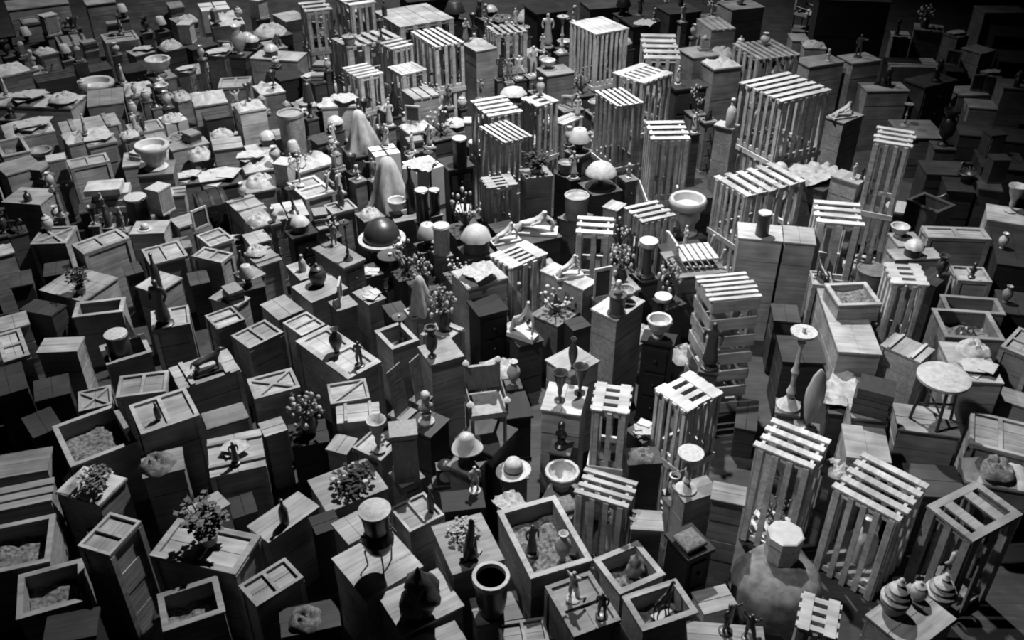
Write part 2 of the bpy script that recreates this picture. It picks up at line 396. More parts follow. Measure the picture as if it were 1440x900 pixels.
rows('''
# --- far left corner
P 3,1 15,13 100,4 .9 .4 | wide pale-topped crate
F 27,27 34,35 85,28 .7 .34 | crate with light lid
P 118,0 122,7 162,2 1.0 .38 | tall crate with bright lid edge
P 190,-26 194,-12 236,-15 1.3 .34 | tall upright plank case cut by the picture's top edge~the tall case at the top
T 74,48 82,60 122,54 .8 .25 | grey trunk with rounded lid~the round-lidded trunk
P 14,53 22,62 72,57 .55 .2 | dull low crate
F 141,50 151,62 197,56 .7 .5 | crate with bright flat lid
P 179,72 190,79 221,71 .55 .4 | low crate
R 43,106 55,116 108,107 .9 .2 | dark crate with ribbed lid~the dark ribbed crate
C -12,97 -6,112 35,99 .9 .5 | crate under a hanging pale cloth
C 2,128 -4,144 112,154 .85 .45 | long crate heaped with crumpled paper~the long paper-heaped crate
P 116,128 121,149 178,144 .7 .34 | crate under the wide white urn
C 168,119 172,137 212,132 .7 .5 | crate draped in white
K 222,165 233,175 264,168 .6 .6 | pale parcel tied with cord~the corded parcel
F 176,177 188,189 233,182 .75 .45 | crate with clean framed lid
H 72,172 100,183 180,176 .7 .4 | broad crate of loose boards
C 2,178 12,199 78,186 .75 .42 | crate under rumpled wrapping
C 86,188 96,203 158,190 .75 .36 | crate strewn with papers
O -4,199 2,222 38,212 .8 .5 | open crate with pale rim
P 237,203 240,213 290,200 .7 .42 | crate with narrow bright lid
P 172,214 178,232 240,228 .7 .4 | crate under a white planter
P 297,196 302,210 342,206 .8 .42 | grey crate
C 267,132 274,150 320,144 .75 .45 | crate with a folded rug
P 282,158 290,168 328,162 .7 .2 | dark crate
C 326,146 338,158 375,152 1.1 .7 | big crate under a white sheet~the white-sheeted crate
F 306,110 316,122 356,124 .7 .36 | crate with open flap
K 277,5 284,16 324,12 .9 .62 | pale box
C 292,22 300,38 345,34 .95 .6 | crate draped with pale cloth
P 242,26 252,36 274,30 .8 .42 | crate
P 233,3 240,11 260,9 .8 .32 | dull crate
P 312,82 318,91 340,87 .5 .4 | low crate
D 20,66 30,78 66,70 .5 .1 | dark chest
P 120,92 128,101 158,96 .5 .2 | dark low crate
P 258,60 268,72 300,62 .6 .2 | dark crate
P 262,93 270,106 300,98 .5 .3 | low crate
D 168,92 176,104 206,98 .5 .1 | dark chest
R 240,132 248,146 268,138 .5 .4 | low ribbed crate
P 205,190 212,204 236,198 .5 .4 | low crate
# --- left, second row
P 30,264 1,284 55,286 .95 .44 | crate with shadowed black front~the crate with a leaning board
N 124,252 128,266 178,266 1.0 .6 | tall stack of white newspapers~the stack of newspapers
F 94,227 101,238 155,228 .95 .5 | tall crate above the stack of newspapers
X 60,321 47,344 93,344 .85 .42 | crate with cross-braced pale lid
F 98,346 121,356 186,336 1.05 .5 | big crate with overhanging framed lid~the big framed-lid crate
P 192,311 184,328 230,327 .8 .48 | crate with light top
F 200,353 213,374 264,361 .8 .46 | crate with bordered lid
F 275,334 295,349 328,338 .85 .5 | bright-lidded crate
F 273,361 312,370 328,357 .72 .45 | low crate with diamond-set lid
P 51,410 114,424 168,391 .95 .48 | large crate with broken-looking dark gap across its lid~the large split-lid crate
O 110,425 104,446 172,438 .6 .44 | low open crate
P 188,403 222,410 258,390 .95 .44 | crate with lit right side
P 297,416 338,425 362,411 .85 .44 | crate with plain lid
P 318,404 330,413 372,406 .95 .2 | dark slab-topped crate
F 288,446 308,463 345,451 .9 .46 | crate with bordered lid
F 213,440 217,465 268,457 .85 .5 | crate with two pale lid boards
P -30,352 -22,364 20,354 .8 .45 | crate at the picture's left edge
R 212,265 218,277 262,276 .7 .34 | flat crate with rumpled top
T 262,264 283,280 326,277 .85 .06 | black trunk with pale lid edge~the black trunk
P 240,308 252,320 286,309 .65 .34 | low crate
H 322,282 340,304 372,292 .8 .36 | crate topped with loose boards
P 6,446 0,466 40,450 .75 .42 | crate
P 2,232 6,249 50,232 .8 .42 | crate with sloping pale lid
P 56,228 62,245 92,238 .6 .28 | grey crate
P 110,286 114,300 148,296 .5 .2 | low dark crate
P 342,330 352,344 380,336 .7 .4 | crate
P 240,336 246,350 270,346 .6 .28 | grey crate
P 60,370 66,386 98,384 .6 .15 | dark crate
P 10,384 18,402 48,398 .6 .2 | dark crate
P 176,372 182,386 198,382 .55 .2 | dark crate
P 262,384 270,400 296,396 .6 .2 | dark crate
# --- left, third row
F -6,474 9,511 43,502 .9 .5 | pale crate
P 62,475 55,494 108,494 .9 .46 | crate with narrow light lid
O 137,488 155,511 217,497 .8 .42 | open crate holding a dark drum~the crate with the round drum
H 233,519 253,547 337,520 1.05 .5 | long planked crate with bright lid~the long planked crate
F 172,531 168,559 236,551 .9 .4 | crate with shaded lid
X 113,556 116,584 160,575 .72 .36 | crate with cross-braced lid
F 180,572 203,609 283,586 1.05 .52 | big crate with a divided framed lid~the big divided-lid crate
O 64,596 108,646 200,622 .55 .38 | low wide open crate
P 287,582 291,604 346,586 .75 .3 | grey crate
H 296,615 305,665 386,651 .95 .5 | large crate with battens across its lid
F 325,474 352,490 399,469 .9 .46 | crate with neat lid and grey side
P 2,640 -6,672 66,660 .65 .36 | plank crate
C 84,690 140,712 172,674 .7 .3 | crate heaped with dark packing straw
P 196,640 206,668 262,660 .6 .3 | low crate under crumpled wrapping
P -20,520 -8,556 40,544 .6 .14 | dark crate
P 46,536 52,562 100,552 .5 .12 | dark crate
P 34,588 46,616 84,598 .45 .12 | dark crate
P 20,440 66,446 92,430 .5 .14 | dark crate
# --- left, front
F 109,770 154,779 200,735 1.0 .46 | tall crate with lit right side~the tall crate near the picture's lower left
F 262,736 203,783 330,791 1.0 .46 | broad crate with a plant on its lid~the crate with the withered plant
P 250,721 275,731 326,712 .98 .46 | crate with square lid
F 335,826 363,850 428,814 .8 .5 | crate with framed lid and diagonal seam~the framed crate by the pale cloth
O -34,742 -20,800 80,796 .8 .36 | open crate with one lit side board
O 20,812 38,868 127,858 .7 .34 | open crate in deep shade
D 62,856 66,898 140,892 .6 .1 | dark chest in deep shade
O 221,838 234,886 318,862 .6 .34 | open crate with pale front rim
R -12,690 -20,724 70,704 .7 .34 | crate under stacked boards
P 132,740 136,800 150,800 .3 .1 | low dark case
P 330,700 336,726 352,720 .4 .1 | low dark case
# --- centre left
F 418,482 490,535 534,511 .95 .54 | long crate with wide bordered lid~the long crate with the dark vase
F 398,456 425,472 458,458 .85 .48 | crate with bordered lid
X 349,536 360,562 421,546 .95 .5 | crate with a diagonal on its lid
Z 462,544 467,571 519,562 .7 .46 | crate with diagonal lid batten
H 474,570 475,593 533,587 .95 .54 | crate with white sheets on its lid
F 485,635 526,653 556,627 .7 .5 | crate lying at an angle with pale lid
P 460,630 482,637 495,616 .55 .42 | small crate
P 427,670 470,705 562,683 .85 .44 | wide crate covered with a heap of vines~the vine-heaped crate
O 526,467 553,491 590,480 .85 .5 | open crate of white odds and ends
H 586,470 622,478 657,461 .95 .5 | ornate tray-topped crate
P 588,487 607,512 652,500 1.05 .44 | tall upright crate with pale top~the tall crate with a dark urn
P 348,740 376,763 446,713 .95 .5 | long crate with lit lid
P 471,737 490,766 522,745 .9 .4 | crate behind the kettle stove
P 476,786 514,848 587,796 1.05 .54 | large planked crate under the kettle stove~the crate carrying the kettle stove
P 531,836 567,890 651,851 .85 .46 | crate beneath the dark bust
P 575,900 592,928 656,902 .6 .4 | crate
F 555,716 580,748 627,723 .9 .48 | crate with a bottle on its lid
P 610,742 637,808 706,785 1.0 .48 | crate with a black cat figure on its lid
P 662,842 672,878 735,868 .75 .4 | crate beneath the round pot
O 702,722 747,815 830,789 .95 .42 | very long open crate of vases~the long open crate
D 612,694 618,722 682,716 .85 .06 | black chest~the black chest
F 702,886 708,902 770,896 .6 .4 | crate cut by the picture's bottom edge
P 392,856 400,892 480,880 .45 .14 | low crate under dark rags
P 362,598 370,612 398,604 .6 .4 | small crate
P 404,600 412,630 470,622 .8 .08 | black chest-sized case
P 448,730 452,742 466,736 .3 .1 | low dark case
# --- right of centre, front
F 769,828 808,896 870,873 .9 .38 | crate with dancing figurines on its lid~the crate of figurines
O 835,790 875,837 938,813 .95 .46 | open crate with a stone head
O 874,840 906,889 982,865 .85 .44 | open crate with a black horse
D 935,750 967,789 1005,771 1.15 .06 | black cabinet with a padded top~the padded black cabinet
P 1005,679 1002,698 1046,707 1.15 .36 | grey upright case
P 953,688 960,704 1003,686 .95 .4 | case with a white urn
P 890,722 887,741 929,741 .7 .36 | low case
P 770,702 806,722 812,684 .5 .28 | dull case
P 984,838 988,866 1026,846 .55 .5 | low pale case
P 976,884 960,905 1062,898 .7 .44 | crate cut by the picture's bottom edge
P 880,633 884,652 929,648 .85 .2 | dark case with a cloth
P 1210,863 1280,907 1352,871 .85 .42 | planked crate with pagoda jars~the crate with the pagoda jars
D 740,548 700,556 706,592 .6 .06 | black chest
P 834,434 868,451 904,423 1.35 .5 | tall stacked crate with a bust~the tall crate with the white bust
P 770,505 803,529 841,507 1.15 .52 | bright-topped crate with a dark vase
P 774,538 761,575 815,582 1.05 .5 | tall crate carrying two goblets~the crate with two goblets
D 906,462 901,478 948,487 .95 .05 | black box with white dish
# --- right side
H 1237,485 1292,507 1315,491 1.0 .5 | crate with a slanted pale lid
P 1325,482 1345,535 1407,536 1.05 .52 | crate with white papers strewn over it~the crate with crumpled white papers
O 1320,440 1326,478 1403,476 1.0 .3 | open crate
F 1435,466 1402,489 1448,503 1.0 .5 | crate at the picture's right edge
P 1415,547 1403,562 1448,572 .75 .4 | low crate
F 1383,594 1352,629 1430,631 .95 .42 | crate with tapered lid boards
P 1262,570 1262,604 1345,610 .95 .42 | big crate carrying the round stool~the crate under the round stool
P 1198,563 1197,588 1243,588 1.1 .5 | case with a pale book
P 1190,600 1188,643 1247,645 .8 .46 | crate with a lit square top
P 1166,412 1172,499 1221,488 1.0 .52 | long planked trunk under an open tray~the long planked trunk
O 1168,404 1177,434 1230,426 .2@1.05 .5 | shallow open tray on a long planked trunk~the shallow open tray
P 1270,660 1262,700 1344,690 .4 .2 | low dark crate
C 1360,650 1352,680 1442,686 .6 .3 | crate of crumpled grey packing
P 1172,247 1207,260 1218,249 1.15 .42 | crate with a small statue
O 1275,282 1318,300 1343,290 .95 .18 | dark open crate
F 1310,326 1300,338 1378,332 .95 .44 | crate with pale paper lid
P 1252,352 1258,366 1320,361 .9 .46 | crate
P 1258,330 1262,348 1292,342 1.0 .42 | crate with pointed pale lid
P 1390,287 1387,308 1445,316 1.2 .52 | tall crate with a goblet~the crate with the goblet
F 1338,377 1345,396 1390,397 .9 .46 | crate with pale lid
O 1330,420 1328,440 1404,440 .95 .3 | open-framed crate
P 1100,318 1098,340 1142,342 1.0 .46 | pale-sided crate
P 1047,316 1037,336 1098,336 1.15 .52 | crate with a dark drum~the crate with the dark drum
F 1146,386 1142,404 1164,402 .7 .44 | narrow crate
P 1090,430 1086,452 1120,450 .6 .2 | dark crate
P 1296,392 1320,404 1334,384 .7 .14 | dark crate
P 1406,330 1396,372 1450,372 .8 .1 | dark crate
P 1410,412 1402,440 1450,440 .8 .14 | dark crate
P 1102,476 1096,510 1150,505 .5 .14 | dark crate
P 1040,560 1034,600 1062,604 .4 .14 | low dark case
# --- far right corner
D 1150,-14 1148,0 1250,2 2.0 .1 | huge dark cabinet~the huge dark cabinet
P 1120,83 1138,95 1183,86 1.35 .4 | grey plank crate
P 1178,78 1200,89 1239,84 1.35 .4 | grey plank crate
P 1212,117 1218,129 1274,126 1.1 .38 | crate with a dark figure
D 1272,111 1302,123 1347,112 1.2 .16 | wide dark chest~the wide dark chest
P 1360,139 1362,151 1400,152 1.0 .44 | dark-fronted crate
P 1287,32 1286,41 1326,45 1.3 .34 | dark-fronted crate with pale lid
P 1250,42 1260,52 1284,55 1.0 .3 | crate
R 1248,82 1252,95 1318,94 .9 .34 | crate of stacked boards
P 1346,124 1345,136 1378,130 .8 .5 | small pale crate
P 1407,111 1410,124 1445,124 .9 .34 | crate
P 1163,164 1187,173 1213,161 1.2 .38 | crate with a reclining figure
P 1355,67 1380,76 1398,70 .9 .34 | crate
R 1375,9 1384,19 1442,17 1.0 .34 | crate of boards
P 1112,48 1114,58 1136,57 1.2 .34 | small crate
P 1130,58 1130,67 1158,66 1.2 .46 | small pale crate
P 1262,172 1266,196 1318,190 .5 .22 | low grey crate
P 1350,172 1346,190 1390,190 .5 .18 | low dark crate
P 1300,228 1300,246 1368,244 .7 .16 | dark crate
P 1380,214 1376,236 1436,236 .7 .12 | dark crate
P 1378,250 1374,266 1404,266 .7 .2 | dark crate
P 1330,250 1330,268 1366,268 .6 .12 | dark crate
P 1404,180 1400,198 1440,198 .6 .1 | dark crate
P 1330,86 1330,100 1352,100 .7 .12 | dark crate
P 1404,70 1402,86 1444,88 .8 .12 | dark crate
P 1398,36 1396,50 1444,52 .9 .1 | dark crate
# --- centre
D 442,349 483,379 511,364 .95 .34 | table-topped chest with candlestick
F 407,260 426,285 462,271 .95 .56 | crate with bright lid
F 454,291 466,303 500,294 .85 .5 | crate with tray lid
R 386,290 386,312 431,300 .95 .46 | crate with three-board lid~the three-board crate
D 402,325 410,337 446,326 .85 .1 | dark chest
P 410,402 438,424 487,404 .95 .46 | wide tray-topped crate with a dark heart-shaped vase~the tray-topped crate
P 367,428 392,449 425,435 .85 .4 | crate
P 409,374 424,396 442,387 .9 .55 | crate with tilted white lid
P 500,411 518,429 538,418 .8 .5 | pale crate
C 645,384 656,411 703,389 .95 .4 | trunk-sized crate under a white cloth~the crate under a white cloth
P 761,380 820,407 838,395 1.05 .48 | crate with reclining white sculptures~the crate of reclining sculptures
P 850,290 868,297 878,287 1.1 .5 | dark-fronted crate with white lid
K 567,228 585,244 622,233 1.2 .75 | big white box~the big white box
P 732,238 740,251 776,246 1.25 .3 | tall plank case topped with leaves~the tall case topped with leaves
P 1003,175 1030,180 1042,175 1.35 .5 | pale crate with a white bottle~the crate with the white bottle
D 943,117 948,128 990,120 1.1 .14 | dark chest
C 995,88 1002,100 1034,92 1.35 .36 | tall bundle under a grey cover
P 358,80 420,87 425,75 1.15 .56 | wide pale-topped black-fronted crate~the wide black-fronted crate
C 450,136 486,137 504,151 1.0 .66 | white-sheeted crate
C 396,228 424,240 478,228 1.0 .55 | wide crate under pale cloth
K 520,208 526,222 560,214 .9 .7 | white box
P 372,60 380,72 398,66 .8 .3 | crate
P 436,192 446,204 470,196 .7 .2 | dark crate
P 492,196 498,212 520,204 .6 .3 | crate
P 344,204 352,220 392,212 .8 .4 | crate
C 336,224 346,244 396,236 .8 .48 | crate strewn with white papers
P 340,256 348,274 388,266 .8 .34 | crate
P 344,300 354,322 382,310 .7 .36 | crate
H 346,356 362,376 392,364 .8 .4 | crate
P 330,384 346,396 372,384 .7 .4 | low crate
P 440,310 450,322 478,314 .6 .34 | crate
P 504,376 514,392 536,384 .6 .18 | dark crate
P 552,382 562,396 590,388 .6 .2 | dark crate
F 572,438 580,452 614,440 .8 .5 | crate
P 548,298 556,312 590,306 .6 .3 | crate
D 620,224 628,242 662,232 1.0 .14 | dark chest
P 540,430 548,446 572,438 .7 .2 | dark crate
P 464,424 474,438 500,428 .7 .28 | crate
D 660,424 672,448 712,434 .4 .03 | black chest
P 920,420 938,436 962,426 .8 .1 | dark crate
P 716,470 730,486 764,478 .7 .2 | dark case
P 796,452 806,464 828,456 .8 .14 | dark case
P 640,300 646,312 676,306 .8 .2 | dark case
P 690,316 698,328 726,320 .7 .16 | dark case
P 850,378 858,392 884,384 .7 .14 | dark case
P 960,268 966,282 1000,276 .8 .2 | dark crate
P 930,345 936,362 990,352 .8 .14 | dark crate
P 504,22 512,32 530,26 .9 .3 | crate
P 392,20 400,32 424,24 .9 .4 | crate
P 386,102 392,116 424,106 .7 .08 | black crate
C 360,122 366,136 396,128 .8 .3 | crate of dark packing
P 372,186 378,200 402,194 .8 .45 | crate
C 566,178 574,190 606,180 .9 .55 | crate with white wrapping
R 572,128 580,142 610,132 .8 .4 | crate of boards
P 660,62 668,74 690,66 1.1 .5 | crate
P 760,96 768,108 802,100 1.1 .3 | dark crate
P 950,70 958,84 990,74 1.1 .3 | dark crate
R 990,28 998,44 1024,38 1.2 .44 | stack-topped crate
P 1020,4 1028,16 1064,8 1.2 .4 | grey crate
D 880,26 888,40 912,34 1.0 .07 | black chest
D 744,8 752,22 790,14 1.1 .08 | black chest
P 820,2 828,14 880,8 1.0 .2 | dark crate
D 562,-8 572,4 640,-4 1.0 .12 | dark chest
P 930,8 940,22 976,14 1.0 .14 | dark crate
''')
rows('''
L 425,4 430,17 462,12 1.6 .62 x 3 v 4 |
L 475,-6 492,8 522,2 2.1 .62 x 3 v 4 |
L 532,16 561,39 632,25 1.5 .62 c 4 v 5 |
L 474,55 487,68 555,51 1.5 .62 y 6 v 4 |
L 582,45 611,66 648,58 1.8 .62 y 5 v 4 |
L 487,95 505,110 533,102 1.3 .62 x 5 v 3 |
L 548,94 565,105 597,97 1.1 .62 c 4 v 3 |
L 538,60 553,69 577,62 1.3 .6 x 3 v 4 |
L 690,38 697,49 735,42 1.5 .6 y 5 v 4 |
L 806,31 838,48 880,39 1.9 .62 c 4 v 7 | closed-topped tall slatted crate~the closed-topped slatted crate
L 913,48 917,82 970,82 1.5 .62 x 5 v 4 |
L 867,102 905,117 941,102 1.7 .64 Y 6 v 5 |
L 842,129 867,149 900,142 1.9 .64 y 5 v 5 |
L 911,171 919,196 967,194 1.8 .66 x 4 v 5 |
L 740,138 757,150 778,141 1.7 .66 X 3 v 4 |
L 664,141 690,163 732,156 1.9 .64 x 5 v 5 |
L 672,178 710,197 750,190 1.7 .64 y 6 v 5 |
L 779,169 793,175 817,164 1.2 .6 c 3 v 3 |
L 1036,62 1067,83 1120,75 1.6 .4 y 7 v 5 | grey lattice-topped crate~the lattice-topped crate
L 1045,115 1102,142 1166,126 1.9 .66 x 6 v 7 | large bright slatted crate~the large bright slatted crate
L 1010,250 1050,276 1128,253 1.5 .6 y 6 v 6 |
L 1240,178 1230,198 1277,205 1.95 .6 x 4 v 4 | tall narrow slatted crate~the tall narrow slatted crate
L 1153,284 1147,313 1204,313 1.7 .58 x 4 v 3 | slatted crate of little figures~the slatted crate of little figures
L 1250,371 1257,398 1300,398 1.6 .6 X 4 v 4 |
L 985,389 1003,423 1066,415 1.5 .62 x 6 h 7 | crate with broad horizontal slats~the crate with horizontal slats
L 816,304 812,326 856,328 1.25 .6 x 3 v 3 |
L 882,291 906,312 946,302 1.1 .6 x 4 v 5 |
L 697,358 720,378 762,356 1.2 .64 X 5 v 4 |
L 680,250 688,264 724,258 1.1 .55 X 4 v 4 |
L 842,538 836,574 880,580 1.4 .66 X 4 v 3 | narrow pallet-topped slatted crate~the narrow pallet-topped crate
L 925,546 967,576 1013,552 1.45 .66 X 4 v 5 | slatted crate with corner-set pallet top~the corner-set slatted crate
L 830,660 811,692 876,710 1.25 .62 x 4 v 4 | small slatted crate with four broad top slats~the four-slat crate
L 1063,627 1138,654 1167,617 1.15 .66 y 4 v 4 | slatted crate of small bottles~the slatted crate of bottles
L 1167,685 1256,722 1310,679 1.0 .7 y 5 v 5 | largest slatted crate with five bright top slats~the largest slatted crate
L 1304,711 1367,755 1438,723 1.05 .34 f 4 v 3 | grey open-topped slatted crate~the grey slatted frame
L 1136,837 1124,881 1169,892 1.3 .68 X 4 v 3 | small bright slatted crate like a pallet~the small bright pallet-topped crate
''')
# ------------------------------------------------------------------ bric-a-brac: each kind built once (unit height, unit width), then copied
def skin(verts, edges, sub=1, rootv=0):
    m = bpy.data.meshes.new('figure'); m.from_pydata([v[:3] for v in verts], edges, []); o = bpy.data.objects.new('figure', m); COL.objects.link(o)
    md = o.modifiers.new('skin', 'SKIN'); md.branch_smoothing = .4
    for i, v in enumerate(verts):
        q = m.skin_vertices[0].data[i]; q.radius = (v[3], v[4] if len(v) > 4 else v[3]); q.use_root = (i == rootv)
    sb = o.modifiers.new('sub', 'SUBSURF'); sb.levels = sub; sb.render_levels = sub
    dg = bpy.context.evaluated_depsgraph_get(); me = bpy.data.meshes.new_from_object(o.evaluated_get(dg))
    bpy.data.objects.remove(o); bpy.data.meshes.remove(m)
    b = MB(); b.v = [tuple(v.co) for v in me.vertices]; b.f = [tuple(p.vertices) for p in me.polygons]; bpy.data.meshes.remove(me); return b
def chain(vs, es, pts, start):
    k = start
    for p in pts: vs.append(p); es.append((k, len(vs) - 1)); k = len(vs) - 1
    return k
def figure(pose):
    vs = [(0, 0, .52, .1, .08)]; es = []
    ch = chain(vs, es, [(0, 0, .62, .085, .07), (0, 0, .74, .115, .08), (0, 0, .82, .05), (0, -.005, .86, .04), (0, -.01, .9, .058, .065), (0, -.01, .96, .045, .05)], 0)
    if pose in ('robe', 'prayer'):
        chain(vs, es, [(0, 0, .36, .12, .1), (0, 0, .2, .14, .12), (0, 0, .06, .17, .15)], 0)
    else:
        for s in (-1, 1):
            kick = .12 if (pose == 'dance' and s > 0) else 0
            chain(vs, es, [(s*.065, 0, .48, .07), (s*(.075 + kick), -.02 - kick, .28, .05), (s*(.08 + kick*1.6), .02 + kick * .6, .09 + kick * .6, .032), (s*(.085 + kick*1.7), -.05, .045 + kick * .6, .026)], 0)
    for s in (-1, 1):
        if pose == 'dance': a = [(s*.12, 0, .79, .04), (s*.22, -.02, .88, .03), (s*.2, -.04, 1.0, .022)]
        elif pose == 'prayer': a = [(s*.12, 0, .78, .045), (s*.15, -.05, .65, .036), (s*.03, -.13, .7, .028)]
        elif pose == 'reach' and s > 0: a = [(s*.12, 0, .79, .042), (s*.25, -.06, .76, .03), (s*.33, -.14, .84, .024)]
        else: a = [(s*.12, 0, .78, .042), (s*.16, .01, .64, .032), (s*.13, -.06, .53, .025)]
        chain(vs, es, a, 2)
    return skin(vs, es)
def bust():
    vs = [(0, 0, .42, .26, .18)]; es = []
    chain(vs, es, [(0, 0, .54, .1), (0, -.02, .64, .1), (0, -.03, .76, .15, .17), (0, -.03, .9, .12, .13)], 0)
    chain(vs, es, [(0, 0, .32, .2, .14)], 0)
    for s in (-1, 1): chain(vs, es, [(s*.28, 0, .38, .13)], 0)
    return skin(vs, es)
def beast(kind):
    if kind == 'horse':
        vs = [(-.3, 0, .58, .13, .15)]; es = []
        n = chain(vs, es, [(0, 0, .55, .12, .15), (.26, 0, .6, .13, .16), (.4, 0, .78, .08, .1), (.44, 0, .92, .06, .07), (.54, 0, .86, .045, .05), (.62, 0, .78, .035)], 0)
        for s in (-1, 1):
            chain(vs, es, [(-.32, s*.1, .44, .08), (-.28, s*.1, .28, .045), (-.36, s*.1, .16, .03), (-.34, s*.1, .03, .03)], 0)
            chain(vs, es, [(.28, s*.1, .42, .06), (.3, s*.1, .22, .035), (.29, s*.1, .03, .03)], 2)
        chain(vs, es, [(-.44, 0, .55, .04), (-.5, 0, .3, .03)], 0)
    else:   # sitting cat / lion
        vs = [(-.18, 0, .2, .2, .18)]; es = []
        n = chain(vs, es, [(-.05, 0, .42, .17, .16), (.06, 0, .62, .13, .13), (.1, 0, .74, .1), (.14, 0, .86, .13, .12), (.24, 0, .84, .07)], 0)
        for s in (-1, 1):
            chain(vs, es, [(.14, s*.1, .42, .07), (.17, s*.1, .2, .055), (.2, s*.1, .04, .06)], 2)
            chain(vs, es, [(-.04, s*.2, .16, .11), (.14, s*.2, .05, .06)], 0)
            chain(vs, es, [(.1, s*.08, .97, .03)], 4)
        chain(vs, es, [(-.36, .05, .08, .06), (-.3, .24, .05, .045)], 0)
    return skin(vs, es)
def L(prof, n=20, **k):
    b = MB(); b.lathe(prof, n, **k); b.sm = True; return b
def bx(*a):
    b = MB(); b.box(*a); return b
def tubes(*ls):
    b = MB(); b.sm = True
    for pts, r in ls: b.tube(pts, r)
    return b
def blobs(n, c, spread, r, seed, sz=1):
    random.seed(seed); b = MB(); b.sm = True
    for i in range(n):
        a = random.uniform(0, 6.283); q = spread * math.sqrt(random.random())
        b.ball((c[0] + q*math.cos(a), c[1] + q*math.sin(a), c[2] + random.uniform(-1, 1) * spread * .7 * sz), r * random.uniform(.6, 1.25), 6, 4)
    return b
def sprays(n, z0, z1, spread, seed, leaf=.1):
    random.seed(seed); b = MB()
    for i in range(n):
        a = random.uniform(0, 6.283); q = spread * random.uniform(.2, 1); zt = random.uniform(z0 + .3*(z1-z0), z1)
        p0 = Vector((.05*math.cos(a), .05*math.sin(a), z0)); p1 = Vector((q*.5*math.cos(a), q*.5*math.sin(a), (z0+zt)/2 + .06)); p2 = Vector((q*math.cos(a), q*math.sin(a), zt))
        b.tube([p0, p1, p2], .008, 4)
        for t in (.45, .7, .95):
            c = p1.lerp(p2, (t - .4) / .6); d = Vector((math.cos(a + t*9), math.sin(a + t*9), random.uniform(-.5, .5))) * leaf; s = Vector((-d.y, d.x, 0)) * .45; up = Vector((0, 0, .006))
            b.hexa([c, c + d*.5 - s, c + d, c + d*.5 + s, c + up, c + d*.5 - s + up, c + d + up, c + d*.5 + s + up])
    return b
